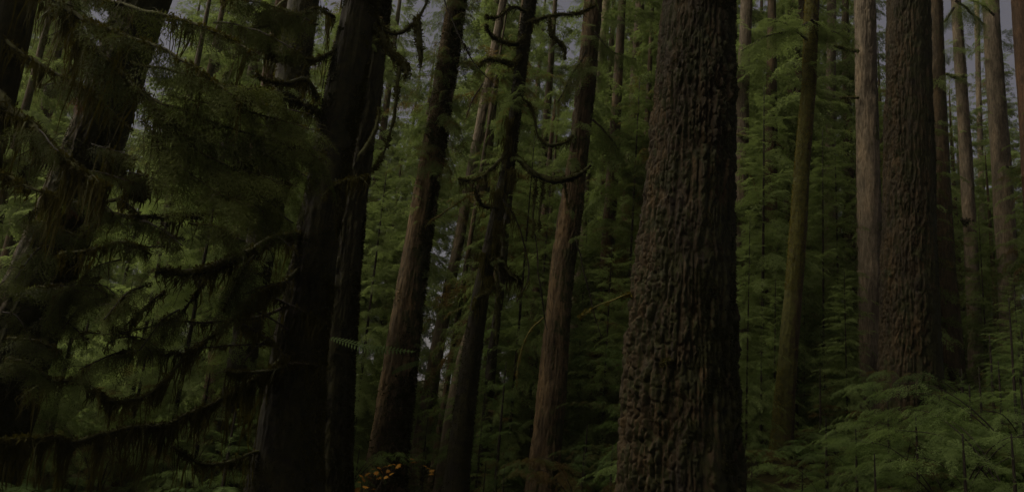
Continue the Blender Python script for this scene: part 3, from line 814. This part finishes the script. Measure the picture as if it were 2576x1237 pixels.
limb(slender, [(1322, 90, 12), (1295, 112, 14), (1260, 105, 11), (1232, 84, 8), (1222, 60, 5)], (14.4, 14.1), moss=160, mlen=.22, fuzz=900, seed=55)
limb(slender, [(1312, 140, 12), (1290, 160, 13), (1255, 152, 13), (1225, 150, 10), (1205, 168, 6)], (14.4, 14.1), moss=200, mlen=.25, fuzz=900, seed=56)
limb(slender, [(1382, 40, 8), (1385, 75, 12), (1400, 100, 13), (1418, 125, 10), (1420, 150, 3)], 14.2, moss=100, mlen=.15, fuzz=900, seed=57)
limb(slender, [(1330, 30, 9), (1290, 20, 9), (1250, 45, 6), (1220, 40, 4)], (14.4, 14), moss=180, mlen=.25, fuzz=700, seed=58)
limb(slender, [(1300, 250, 9), (1330, 260, 8), (1345, 300, 8), (1352, 340, 5), (1380, 365, 9), (1420, 358, 7), (1440, 340, 4)], (14.4, 14.2), moss=140, mlen=.2, fuzz=800, seed=59)
limb(slender, [(1235, 600, 8), (1258, 655, 12), (1282, 690, 13), (1312, 712, 6)], (14.4, 14.2), moss=420, mlen=.3, fuzz=900, seed=60)
limb(slender, [(1250, 720, 8), (1225, 738, 12), (1200, 752, 11), (1190, 780, 5)], (14.3, 14.1), moss=320, mlen=.25, fuzz=900, seed=61)
limb(slender, [(1252, 650, 10), (1252, 720, 10), (1250, 800, 9), (1246, 870, 4)], 14.2, moss=60, mlen=.12, fuzz=700, seed=62)
limb(slender, [(1275, 380, 8), (1240, 420, 8), (1200, 450, 7), (1150, 450, 5)], (14.3, 13.8), moss=200, mlen=.35, fuzz=500, seed=63)
limb(slender, [(1255, 520, 8), (1220, 520, 8), (1205, 500, 7), (1195, 470, 4)], (14.3, 14), moss=160, mlen=.25, fuzz=500, seed=64)
for k, (y, L) in enumerate([(300, .5), (430, .55), (480, .5), (560, .6), (640, .5), (700, .4), (350, .5), (610, .5)]):
    x = np.interp(y, [260, 400, 550, 750], [1299, 1281, 1248, 1207])
    hang(slender, x + (14 if k % 2 else -12), y, 14.3, L, .02, 70, rad=.07, name='moss')
limb(ivy, [(1052, 590, 5), (1085, 556, 5), (1130, 525, 4), (1188, 488, 3)], (18.8, 18.2), mat=B_YEL, moss=40, mlen=.2, fuzz=300, mm=M_YMOSS, seed=70)
limb(ridged, [(1368, 800, 4), (1335, 830, 4), (1312, 880, 4), (1303, 930, 3), (1300, 975, 2)], (18.4, 18.2), mat=B_YEL, fuzz=300, mm=M_YMOSS, seed=72)
limb(great, [(1595, 738, 5), (1545, 752, 4), (1500, 770, 3), (1455, 800, 2)], (10.5, 10.3), mat=B_YEL, moss=40, mlen=.1, fuzz=400, mm=M_YMOSS, seed=73)
limb(great, [(1720, 880, 6), (1700, 900, 9), (1680, 908, 8), (1660, 915, 4)], (9.8, 9.6), moss=100, mlen=.1, fuzz=900, seed=74)
limb(snag, [(1850, 338, 8), (1895, 348, 8), (1945, 358, 7), (1985, 380, 4)], (24.8, 24.2), mat=B_YEL, moss=40, mlen=.3, fuzz=300, mm=M_YMOSS, seed=75)
limb(snag, [(1855, 528, 8), (1895, 516, 8), (1930, 505, 6), (1965, 494, 3)], (24.8, 24.2), mat=B_YEL, moss=60, mlen=.35, fuzz=300, mm=M_YMOSS, seed=76)
limb(snag, [(1860, 400, 6), (1880, 430, 5), (1900, 470, 4), (1915, 520, 3)], (24.8, 24.2), mat=B_YEL, fuzz=300, mm=M_YMOSS, seed=77)
limb(snag, [(1870, 690, 12), (1895, 700, 13), (1922, 800, 12), (1944, 900, 14), (1962, 975, 14)], (24.5, 23), mat=B_DARK, moss=60, mlen=.3, fuzz=100, seed=78)
limb(tall, [(2160, 130, 8), (2138, 128, 10), (2115, 120, 9), (2098, 114, 4)], (21.8, 21.4), moss=60, mlen=.2, fuzz=700, seed=79)
limb(tall, [(2160, 246, 6), (2135, 246, 7), (2112, 246, 4)], (21.8, 21.4), moss=60, mlen=.2, fuzz=500, seed=80)
limb(slim, [(2428, 190, 10), (2405, 195, 10), (2380, 185, 6)], (27.8, 27), moss=60, mlen=.3, fuzz=300, fol=(.3, 1, 10, .6, M_FAR), seed=81)
hang(slim, 2428, 556, 27.7, .18, .1, 60, rad=.1, name='knot', mat=B_DARK)
# thin bare twigs that cross the gaps
limb(upper, [(1105, -30, 4), (1135, 50, 4), (1165, 110, 4), (1200, 165, 3), (1240, 210, 2)], (12.5, 12.2), mat=B_TWIG, moss=20, mlen=.2, seed=82)
limb(slender, [(1345, 590, 3), (1352, 660, 4), (1362, 740, 4), (1376, 830, 2)], 14.0, mat=B_TWIG, seed=83)
limb(ridged, [(1450, 600, 3), (1468, 680, 4), (1485, 750, 4), (1512, 850, 2)], 17.8, mat=B_TWIG, seed=84)
limb(slender, [(1265, 500, 5), (1310, 580, 4), (1330, 690, 4), (1300, 760, 3)], (14.2, 13.8), mat=B_TWIG, moss=60, mlen=.3, seed=85)
# thin dead twigs on the left trees
gt = np.random.default_rng(77)
for k in range(20):
    x0, y0 = gt.uniform(150, 740), gt.uniform(420, 1000)
    a = gt.uniform(-.9, .9); L = gt.uniform(90, 220); s = gt.choice([-1, 1])
    q = [(x0 + s * L * u * math.cos(a), y0 + L * u * math.sin(a) + 25 * u * u, 5 * (1 - u) + 1.5) for u in (0, .35, .7, 1)]
    limb(lean if x0 < 420 else mossy, q, (9.2, 8.8), mat=B_TWIG, moss=gt.choice([0, 120, 260]), mlen=.3, fuzz=200, seed=100 + k, nseg=5)
# sprays of needles at the tips of hanging twigs on the left
for k, (x0, y0, x1, y1, m) in enumerate([(60, 560, 190, 590, NF), (250, 700, 130, 760, NF), (480, 560, 620, 610, NF),
                                         (40, 740, 170, 730, NF), (20, 850, 150, 880, NF), (560, 480, 690, 560, NF), (640, 640, 560, 780, NF), (20, 900, 130, 950, NF),
                                         (560, 0, 760, 40, NF), (620, 420, 780, 380, NF)]):
    limb(lean if x0 < 330 else mossy, [(x0, y0, 6), ((x0 + x1) / 2, (y0 + y1) / 2 - 12, 5), (x1, y1, 3)], (8.9, 8.5), moss=80, mlen=.25, fuzz=200, fol=(.1, 1, 22, .5, m), seed=130 + k, fold=.6)
for k, (x0, y0, x1, y1) in enumerate([(540, 60, 760, 130), (640, 40, 800, 60), (470, 330, 640, 420), (560, 360, 800, 460), (520, 420, 700, 520), (610, 300, 830, 390), (560, 250, 780, 290),
                                      (240, 120, 150, 210), (60, 330, 150, 380), (330, 560, 460, 620), (120, 620, 40, 700), (360, 720, 260, 800), (330, 880, 200, 930), (450, 780, 350, 880), (640, 500, 740, 560)]):
    a_, b_ = gt.uniform(-20, 20), gt.uniform(-.4, .4)
    limb(corner if y0 < 420 else lean, [(x0, y0, 6), (x0 * .6 + x1 * .4, y0 * .6 + y1 * .4 - 14 + a_ * .4, 5), (x1, y1, 3)], (8.6 + b_, 8.0 + b_), mat=B_TWIG, moss=60, mlen=.22, fol=(.02, 1, 20, .42, NF), seed=230 + k, fold=.6)
# thin veil of drooping sprays before the leaning trunk
for k in range(26):
    x0, y0 = gt.uniform(0, 330), gt.uniform(20, 880)
    s_, L_ = gt.choice([-1, 1, 1]), gt.uniform(70, 150)
    limb(lean, [(x0, y0, 4), (x0 + s_ * L_ * .5, y0 + 10 + gt.uniform(-15, 15), 3), (x0 + s_ * L_, y0 + 50 + gt.uniform(-20, 25), 2)], (8.7, 8.4), mat=B_TWIG, moss=50, mlen=.25, fol=(.05, 1, 15, .34, NF), seed=400 + k, fold=.7, twigs=3)
# red dead sprays
limb(upper, [(1215, 210, 4), (1190, 250, 4), (1170, 300, 2)], (17, 17), mat=B_TWIG, fol=(.1, 1, 10, .25, M_DEAD), seed=150)
limb(lean, [(165, 515, 4), (185, 530, 4), (200, 550, 2)], (9.0, 9.0), mat=B_TWIG, fol=(.1, 1, 12, .2, M_DEAD), seed=151)
limb(lean, [(240, 235, 4), (215, 238, 4), (190, 245, 2)], (9.0, 9.0), mat=B_TWIG, fol=(.1, 1, 16, .25, M_DEAD), seed=152)
# leafy boughs crossing the right-hand trunks
for k, (t, q, D) in enumerate([(golden, [(2035, 60, 8), (1980, 80, 7), (1920, 95, 5), (1865, 130, 3)], 17.2), (golden, [(2040, 50, 8), (2080, 75, 6), (2140, 100, 4)], 17.2), (golden, [(2030, 100, 7), (1980, 60, 6), (1930, 50, 4)], 17.0),
                               (slim, [(2400, 20, 7), (2370, 60, 6), (2330, 70, 4)], 26), (slim, [(2405, 0, 7), (2440, 30, 6), (2475, 60, 4)], 26),
                               (grey, [(2500, 40, 6), (2470, 10, 6), (2440, 0, 4)], 27), (grey, [(2530, 420, 6), (2555, 420, 5), (2576, 400, 4)], 27), (ridged, [(1490, 300, 6), (1530, 340, 5), (1560, 380, 4)], 18),
                               (ridged, [(1475, 130, 6), (1440, 190, 5), (1400, 260, 4)], 18), (ridged, [(1495, 80, 6), (1540, 130, 5), (1600, 150, 4)], 18)]):
    limb(t, q, D, mat=B_TWIG, moss=10, mlen=.15, fol=(.05, 1, 15, .7, M_FAR), seed=160 + k, fold=.6)

# leafy side boughs that half hide the upper trunks in the middle
for t, ya, yb, n, L, s_ in [(ivy, -40, 440, 110, 1.4, 1), (ivy, 420, 880, 40, .8, 2), (slender, 60, 420, 30, .8, 3), (slender, 420, 820, 18, .6, 4), (ridged, -40, 420, 50, 1.2, 5), (ridged, 420, 640, 12, .8, 6),
                           (pink, 350, 780, 40, 1.3, 7), (whip, 600, 880, 20, .8, 8), (pale, 350, 850, 26, 1.0, 9), (behind, 100, 420, 26, 1.3, 10), (upper, 250, 860, 60, 1.2, 11), (reddish, 300, 860, 50, 1.2, 21), (rough, -20, 260, 16, .8, 22), (faint, 0, 760, 60, 1.5, 12),
                           (shade, -40, 120, 12, 1.2, 13), (slim, -40, 240, 26, 1.0, 14), (grey, -40, 160, 20, 1.2, 15), (golden, -20, 150, 12, .8, 16), (snag, 20, 340, 26, 1.4, 17), (grey, 500, 900, 24, 1.4, 18), (slim, 600, 950, 20, 1.0, 19)]:
    skirt(t, ya, yb, n, L, M_FAR, 300 + s_)
# ------------------------------------------------------------------ crowns of the near trees, high above the frame
def add_crown(t, z0, z1, n, Lmax, seed):
    g = np.random.default_rng(seed)
    K = crown(0, z1 - z0, n, Lmax, g, BOUGHS, 3.0, gap=.1)
    k = np.searchsorted(t.zz, z0 + t.base[2]).clip(0, len(t.zz) - 1)
    k2 = np.searchsorted(t.zz, z1 + t.base[2]).clip(0, len(t.zz) - 1)
    f = (K[..., 2:3] / (z1 - z0))
    a = np.array([t.X[k], t.Y[k], t.zz[k]]); b = np.array([t.X[k2], t.Y[k2], t.zz[k]])
    K = K + a * (1 - f) + b * f - t.base
    put('crown', kites_mesh('crown', K), M_FAR, t.root)


for t, z0, z1, n, L, s in [(corner, 10, 24, 60, 4.2, 1), (lean, 11, 27, 70, 4.2, 2), (mossy, 11, 26, 60, 3.6, 3), (rough, 14, 29, 60, 3.4, 4), (great, 19, 40, 80, 4.5, 5),
                           (second, 20, 40, 80, 4.2, 6), (slender, 15, 22, 30, 2.2, 7), (ridged, 18, 30, 60, 3.2, 8), (upper, 15, 30, 60, 3.6, 9), (ivy, 19, 30, 60, 3.0, 10),
                           (golden, 18, 24, 30, 2.6, 11), (tall, 22, 30, 50, 3.2, 12), (shade, 21, 30, 40, 3, 13), (slim, 24, 30, 24, 2.4, 14), (grey, 24, 30, 30, 2.6, 15), (reddish, 13, 30, 60, 3, 16)]:
    add_crown(t, z0, z1, n, L, s)

def hides(x, y, wid, ts):
    """would a plant of this half width stand in front of one of these trunks"""
    for t in ts:
        if y < t.D and abs(x / y - t.X[0] / t.Y[0]) < wid / y + .008: return True
    return False


# ------------------------------------------------------------------ the wood behind
gb = np.random.default_rng(21)
protos = []
for k, (h, z0, nb, L, r0) in enumerate([(24, 2, 150, 3.6, .3), (19, 1.2, 135, 3.2, .24), (28, 5, 150, 3.6, .32), (14, .6, 120, 2.9, .18), (11, .4, 110, 2.5, .14)]):
    root = empty('conifer_tree', (0, 0, 0), 'green conifer of the wood behind the big trunks, drooping layered boughs', 'tree', 'conifers of the wood behind the big trunks')
    put('trunk', pole(h, r0, gb), B_FIR2, root)
    put('crown', kites_mesh('crown', crown(z0, h, nb, L, gb, BOUGHS_M, 3.0, gap=.2, shape=.55)), M_FAR, root)
    protos.append((root, h))
spots = []
tries = 0
while len(spots) < 125 and tries < 9000:
    tries += 1
    y = 23 + 42 * gb.uniform() ** 1.3; x = gb.uniform(-.82, .82) * y
    if hides(x, y, .7, (pink, shade, slim, grey, behind, snag, faint)): continue
    if all((x - a) ** 2 + (y - b) ** 2 > (2.0 + .03 * y) ** 2 for a, b in spots):
        spots.append((x, y))
far_n = 0
while far_n < 34:
    y = gb.uniform(58, 78); x = (-.85 + 1.7 * (far_n + gb.uniform()) / 34) * y
    spots.append((x, y)); far_n += 1
used = [False] * len(protos)
# bands of the wood where the tops are low and the sky shows: (centre, half width) in x / y
GAPS = [(-.58, .06), (-.36, .03), (-.15, .03), (.07, .035), (.62, .08)]
for (x, y) in spots:
    gz = float(ground_z(x, y)) - .1
    r = x / y
    low = any(abs(r - c) < w for c, w in GAPS)
    yt = gb.uniform(90, 380) if low else gb.uniform(-600, -20)
    if r > .53: yt = gb.uniform(60, 420)
    d = RN.T @ np.array([x, y, 0.0])
    xx = CX + F * r
    if y > 66: yt = gb.uniform(150, 600)
    H = at(xx, yt, y)[2] - gz
    k = int(np.argmin([abs(h * gb.uniform(.8, 1.2) - H) for _, h in protos])); root, h = protos[k]
    s = max(.45, min(1.25, H / h))
    loc = (x, y, gz)
    if not used[k]:
        used[k] = True; root.location = loc; root.rotation_euler = (0, 0, gb.uniform(0, TAU)); root.scale = (s,) * 3
    else:
        dup(root, loc, gb.uniform(0, TAU), s)

# young hemlocks under the big trees
yp = []
for k, (h, nb, L) in enumerate([(4.5, 62, 1.5), (3.2, 48, 1.25), (2.2, 36, 1.0), (6, 80, 1.8)]):
    root = empty('young_hemlock', (0, 0, 0), 'young green hemlock in the undergrowth between the trunks', 'tree', 'young hemlocks of the undergrowth')
    put('trunk', pole(h, .035, gb, 6), B_TWIG, root)
    put('crown', kites_mesh('crown', crown(.15, h, nb, L, gb, BOUGHS_S, 1.2, gap=.0, shape=.8, el0=-8, el1=35)), M_YOUNG, root)
    yp.append(root)
trunks_xy = [(t.base[0], t.base[1]) for t in (lean, mossy, rough, ivy, great, second, tall, golden, ridged, slender)]
spots = []; tries = 0
while len(spots) < 120 and tries < 20000:
    tries += 1
    y = gb.uniform(12.5, 40) ; x = gb.uniform(-.8, .8) * y
    if any((x - a) ** 2 + (y - b) ** 2 < 1.0 for a, b in trunks_xy): continue
    if hides(x, y, 1.1, (golden,)): continue
    if hides(x, y, .35, (pink, pale, whip, ivy, ridged, shade, slim, tall, golden, slender)): continue
    if -.24 < x / y < -.09 and y < 16: continue
    if y < 20 and any(abs(x / y - a / b) < .06 and y < b for a, b in trunks_xy): continue
    if all((x - a) ** 2 + (y - b) ** 2 > 1.3 ** 2 for a, b in spots):
        spots.append((x, y))
used = [False] * 4
for (x, y) in spots:
    k = int(gb.choice([2, 1, 1, 0])) if y < 20 else int(gb.choice([0, 0, 1, 3, 3]))
    root = yp[k]; loc = (x, y, float(ground_z(x, y)) - .05); s = gb.uniform(.75, 1.2)
    if not used[k]:
        used[k] = True; root.location = loc; root.rotation_euler = (0, 0, gb.uniform(0, TAU)); root.scale = (s,) * 3
    else: dup(root, loc, gb.uniform(0, TAU), s)

for k, (xp, yb, D, s) in enumerate([(2470, 1050, 13.5, .8), (2560, 1050, 12.5, .85), (2640, 1050, 14, 1.0), (2420, 1060, 16, .8), (1065, 1150, 21, .8), (2150, 1010, 26, .6), (1000, 1190, 22, .5)]):
    q = at(xp, yb, D); dup(yp[[1, 0, 0, 1, 1, 0, 2][k]], (q[0], q[1], float(ground_z(q[0], q[1])) - .05), gb.uniform(0, TAU), s)

# tall thin hemlocks with sparse lacy boughs, a veil between the trunks
vp = []
for k, (h, nb, L) in enumerate([(10, 150, 1.9), (8, 130, 1.7), (12, 160, 2.0)]):
    root = empty('thin_hemlock', (0, 0, 0), 'tall thin hemlock with sparse lacy boughs standing among the trunks', 'tree', 'thin hemlocks among the trunks')
    put('trunk', pole(h, .05, gb, 7), B_TWIG, root)
    put('crown', kites_mesh('crown', crown(.8, h, nb, L, gb, BOUGHS_S, 1.2, gap=.05, shape=.5, el0=-18, el1=25)), M_FAR, root)
    vp.append(root)
used = [False] * 3
for k, (xp, D, s) in enumerate([(900, 21, 1.0), (985, 30, 1.0), (1290, 20, .9), (1345, 22, 1.1), (1520, 20, .9), (1570, 22, 1.1), (1915, 21, 1.1), (1950, 19.5, .6), (2075, 21, .8), (2110, 26, 1.1),
                                (1450, 24, 1.1), (2400, 31, 1.0), (2490, 26, .8), (2570, 22, .7), (450, 14, .8), (330, 15, .9), (150, 13, .8), (600, 16, .9), (250, 18, 1.0), (560, 21, 1.1), (690, 18, 1.0), (60, 12.5, .7), (1640, 19, 1.0), (1880, 17, .5), (2130, 19, .5)]):
    q = at(xp, 1000, D); loc = (q[0], q[1], float(ground_z(q[0], q[1])) - .05); i_ = k % 3
    if not used[i_]:
        used[i_] = True; vp[i_].location = loc; vp[i_].scale = (s,) * 3; vp[i_].rotation_euler = (0, 0, gb.uniform(0, TAU))
    else: dup(vp[i_], loc, gb.uniform(0, TAU), s)
# young hemlocks before the right-hand trunks, each up to a given height of the frame
for k, (xp, yt, D) in enumerate([(1890, 1150, 12), (2020, 1170, 11), (2075, 1040, 14), (2150, 1070, 12), (2235, 1000, 13), (2300, 1030, 11.5), (2360, 985, 13.5), (2440, 960, 12.5), (2510, 900, 13), (2570, 960, 11), (2485, 830, 14), (2565, 800, 13.5), (2415, 920, 15.5), (2200, 1130, 10), (2420, 1080, 10),
                                 (2540, 1080, 9.5), (905, 1120, 17.5), (1075, 1120, 20), (1260, 1090, 17), (1270, 1160, 15.5), (1480, 1060, 15), (1540, 1110, 13), (890, 1150, 15), (1225, 1150, 14.5), (1470, 1130, 13.5)]):
    q = at(xp, yt, D); gz = float(ground_z(q[0], q[1])); H = max(.6, q[2] - gz)
    i_ = int(np.argmin([abs(h - H) for h in (4.5, 3.2, 2.2)])); hh_ = (4.5, 3.2, 2.2)[i_]
    dup(yp[i_], (q[0], q[1], gz - .05), gb.uniform(0, TAU), H / hh_)

# hemlock shrubs at the lower right, layered flat sprays
sp_ = []
for k in range(3):
    root = empty('hemlock_shrub', (0, 0, 0), 'low hemlock shrub with flat layered sprays among the trunks', 'shrub', 'hemlock shrubs of the forest floor')
    Ks, Vs = [], None
    stems = []
    for q in range(6):
        a = gb.uniform(0, TAU); L = gb.uniform(.45, 1.25)
        p = spline(np.array([[0, 0, 0], [math.cos(a) * L * .25, math.sin(a) * L * .25, L * .7], [math.cos(a) * L * .7, math.sin(a) * L * .7, L * 1.15], [math.cos(a) * L * 1.2, math.sin(a) * L * 1.2, L * 1.2]]), 16)
        st = put('stem', mesh_of('stem', *tube(p, np.linspace(.012, .003, 16), 5)), B_TWIG, root)
        for z in (5, 8, 10, 12, 14, 15):
            aa = a + gb.normal(0, 1.1); d = np.array([math.cos(aa), math.sin(aa), gb.uniform(-.22, .12)])
            Ks.append(place(BOUGHS_F[gb.integers(4)], frame(d, gb.normal(0, .15)), p[z], gb.uniform(.4, .8)))
    put('foliage', kites_mesh('foliage', Ks), M_YOUNG, root)
    sp_.append(root)
used = [False] * 3
def shrub_at(x, y, s):
    k = int(gb.integers(3)); loc = (x, y, float(ground_z(x, y)) - .05)
    if not used[k]:
        used[k] = True; sp_[k].location = loc; sp_[k].scale = (s,) * 3
    else: dup(sp_[k], loc, gb.uniform(0, TAU), s)
for (xp, yp_, D, s) in [(1900, 1200, 11.8, .7), (1930, 1240, 10.2, .6), (1985, 1250, 9.6, .7), (2060, 1260, 9.4, .8), (1920, 1150, 14, .7), (2080, 1120, 13.5, 1.2), (2060, 1210, 10.5, 1.0), (2160, 1190, 11, 1.0), (2180, 1090, 13.5, 1.2), (2270, 1070, 13, 1.3), (2280, 1170, 11, 1.1),
                        (2370, 1060, 13, 1.35), (2390, 1160, 11, 1.2), (2470, 1040, 13, 1.5), (2480, 1140, 11, 1.3), (2560, 1020, 12.5, 1.6), (2560, 1120, 10.5, 1.4), (2620, 1060, 11.5, 1.6), (2400, 1010, 15, 1.5), (2520, 960, 15.5, 1.7), (2620, 950, 15, 1.7),
                        (2110, 1050, 17, 1.3)]:
    p = at(xp, yp_, D)
    shrub_at(p[0], p[1], s * (.72 if xp < 2330 else .95))

spots = []; tries = 0
while len(spots) < 115 and tries < 20000:
    tries += 1
    y = gb.uniform(8.5, 24); x = gb.uniform(-.78, .78) * y
    if any((x - a) ** 2 + (y - b) ** 2 < 1.0 for a, b in trunks_xy): continue
    if any(abs(x / y - a / b) < .05 and y < b for a, b in trunks_xy[1:3] + trunks_xy[4:5]) or (-.24 < x / y < -.09 and y < 15): continue
    if all((x - a) ** 2 + (y - b) ** 2 > 1.0 for a, b in spots): spots.append((x, y))
for x, y in spots:
    if not (x / y < -.22 and y < 12.5) and not hides(x, y, 1.0, (great,)) and not hides(x, y, .55, (pink, pale, ivy, ridged, slender)) and not hides(x, y, 1.35, (golden,)): shrub_at(x, y, gb.choice([.55, .8, 1.0, 1.25]) * gb.uniform(.85, 1.15))

# sword ferns
fp = []
for k in range(2):
    root = empty('sword_fern', (0, 0, 0), 'green sword fern with arching fronds on the forest floor', 'fern', 'sword ferns of the forest floor')
    for q in range(13):
        a = q / 13 * TAU + gb.normal(0, .2); L = gb.uniform(.55, .95); m = 46
        t_ = np.linspace(0, 1, m)
        up = gb.uniform(.7, 1.2)
        pth = np.stack([np.cos(a) * L * t_ * .9, np.sin(a) * L * t_ * .9, L * up * (t_ * 1.15 - t_ * t_ * .95)], -1)
        T = unit(np.gradient(pth, axis=0)); S = unit(np.cross(T, [0, 0, 1.0]))
        l_ = L * .17 * np.sin(np.pi * np.clip(t_ * .92 + .08, 0, 1)) ** .7 + .005
        K = [np.stack([pth[:-1] - S[:-1] * .004, pth[:-1] + S[:-1] * .004, pth[1:] + S[1:] * .004, pth[1:] - S[1:] * .004], 1)]
        for sg in (1, -1):
            d = unit(S * sg + T * .35 - np.array([0, 0, .25]) + gb.normal(0, .08, (m, 3)))
            K.append(kite(pth, d, l_, np.full(m, L * .026), T))
        put('frond', kites_mesh('frond', K), M_FERN, root)
    fp.append(root)
used2 = [False] * 2
spots = []; tries = 0
while len(spots) < 90 and tries < 9000:
    tries += 1
    y = gb.uniform(8.5, 19); x = gb.uniform(-.8, .8) * y
    if any((x - a) ** 2 + (y - b) ** 2 < .8 for a, b in trunks_xy): continue
    if -.24 < x / y < -.09 and y < 15: continue
    if all((x - a) ** 2 + (y - b) ** 2 > .7 ** 2 for a, b in spots): spots.append((x, y))
for (x, y) in spots:
    k = int(gb.integers(2)); loc = (x, y, float(ground_z(x, y)) - .02); s = gb.uniform(.7, 1.25)
    if not used2[k]:
        used2[k] = True; fp[k].location = loc; fp[k].scale = (s,) * 3
    else: dup(fp[k], loc, gb.uniform(0, TAU), s)

for xp, D in [(1890, 13.2), (1935, 14.6), (1960, 13.6), (1990, 15.2), (2015, 14.2), (2045, 13.4), (2075, 14.8), (1910, 16), (1950, 16.4), (2030, 16.2), (2100, 13.8), (1975, 12.8)]:
    q = at(xp, 1200, D)
    if D < 14.5: dup(fp[int(gb.integers(2))], (q[0], q[1], float(ground_z(q[0], q[1])) - .02), gb.uniform(0, TAU), gb.uniform(.8, 1.1))
    shrub_at(q[0], q[1] + .2, gb.uniform(.42, .55))

# the fern fronds that grow out of the bark of the rough trunk
def frond_path(p, wid):
    S = spline(np.array(p), 26); T = unit(np.gradient(S, axis=0)); t_ = np.linspace(0, 1, 26)
    B = unit(np.cross(T, [.25, -.9, .3])); l_ = wid * np.sin(np.pi * np.clip(t_ * .9 + .1, 0, 1)) ** .6
    K = [kite(S, unit(B * sg + T * .4 + [0, 0, -.35]), l_, np.full(26, wid * .28), T) for sg in (1, -1)]
    K.append(np.stack([S[:-1] - B[:-1] * .006, S[:-1] + B[:-1] * .006, S[1:] + B[1:] * .006, S[1:] - B[1:] * .006], 1))
    return K
ef = empty('fern', at(835, 850, 13), 'single pale fern frond reaching right from the black rough-barked trunk', 'fern')
b0 = np.array(ef.location)
pts = [at(834, 850, 13), at(880, 862, 12.9), at(930, 876, 12.8), at(985, 880, 12.8), at(1045, 884, 12.8)]
put('frond', kites_mesh('frond', [k - b0 for k in frond_path(pts, .12)]), M_FERN, ef)
ef = empty('fern', at(1070, 905, 17.5), 'short pale fern frond against the brown overgrown trunk, below the long frond', 'fern')
b0 = np.array(ef.location)
put('frond', kites_mesh('frond', [k - b0 for k in frond_path([at(1075, 903, 17.5), at(1040, 915, 17.4), at(1010, 925, 17.4), at(985, 940, 17.4)], .10)]), M_FERN, ef)

# maple seedling with yellow leaves
ms = at(960, 1237, 13.5)
mz = float(ground_z(ms[0], ms[1]))
def maple(name, label, px_list, D, seed):
    g = np.random.default_rng(seed)
    c = at(*px_list[0], D); base = np.array([c[0], c[1], float(ground_z(c[0], c[1])) - .05])
    root = empty(name, base, label, 'plant')
    prof = []
    for k in range(15):
        a = -math.pi / 2 + (k + .5) / 15 * TAU
        r = [.35, .75, .5, .95, .55, .9, .6, 1.1, .6, .9, .55, .95, .5, .75, .35][k]
        prof.append((math.cos(a) * r, math.sin(a) * r, 0))
    prof = np.array(prof)
    ctr = at(*np.mean(px_list, axis=0), D)
    for q, (x, y) in enumerate(px_list):
        p = at(x, y, D + g.uniform(-.4, .4))
        pth = spline(np.array([base, base * .6 + p * .4 + g.normal(0, .04, 3), p]), 12)
        st = put('stem', mesh_of('stem', *tube(pth - base, np.linspace(.008, .002, 12), 5)), B_TWIG, root)
        M = frame(g.normal(0, 1, 3) + [0, 0, .0], 0)
        nrm = unit(np.array([g.normal(0, .5), -.6 + g.normal(0, .3), .8]))
        M = frame(unit(np.cross(nrm, g.normal(0, 1, 3))), 0)
        V = prof * g.uniform(.055, .085)
        V[:, 2] -= .25 * np.linalg.norm(V[:, :2], axis=1)
        V = V @ M.T + p - base
        V = np.vstack([V, (p - base)[None]])
        k_ = np.arange(15)
        Fc = np.stack([k_, (k_ + 1) % 15, np.full(15, 15)], -1)
        put('leaf', mesh_of('leaf', V, Fc), M_GOLD, root)
gm = np.random.default_rng(5)
L1 = [(910, 1195), (925, 1190), (940, 1178), (955, 1175), (968, 1172), (980, 1168), (992, 1166), (1000, 1170), (948, 1188), (962, 1186), (975, 1183), (915, 1205), (930, 1198), (905, 1210), (985, 1190), (918, 1222), (940, 1228), (900, 1230), (952, 1200), (970, 1198)]
maple('maple_seedling', 'maple seedling with many yellow autumn leaves before the brown overgrown trunk', L1, 13.2, 1)
maple('maple_seedling', 'few orange maple leaves beside the pale grey trunk', [(1078, 1176), (1088, 1182), (1070, 1170), (1084, 1190), (1035, 1152), (1040, 1160)], 14.5, 2)
# ------------------------------------------------------------------ faint haze, added with a warm tint to lift the blacks
hv = np.array([[x, y, z] for z in (-3.5, 46) for y in (-62, 422) for x in (-322, 322)], float)
hf = np.array([[0, 2, 3, 1], [4, 5, 7, 6], [0, 1, 5, 4], [2, 6, 7, 3], [0, 4, 6, 2], [1, 3, 7, 5]])
mh, n, l = newmat('haze')
n.remove(n['Principled BSDF'])
pv = n.new('ShaderNodeVolumePrincipled'); pv.inputs['Density'].default_value = 0.0003; pv.inputs['Color'].default_value = (.95, .9, .68, 1); pv.inputs['Anisotropy'].default_value = .3
l.new(pv.outputs[0], n['Material Output'].inputs['Volume'])
tag(put('haze', mesh_of('haze', hv, hf), mh), kind='stuff')
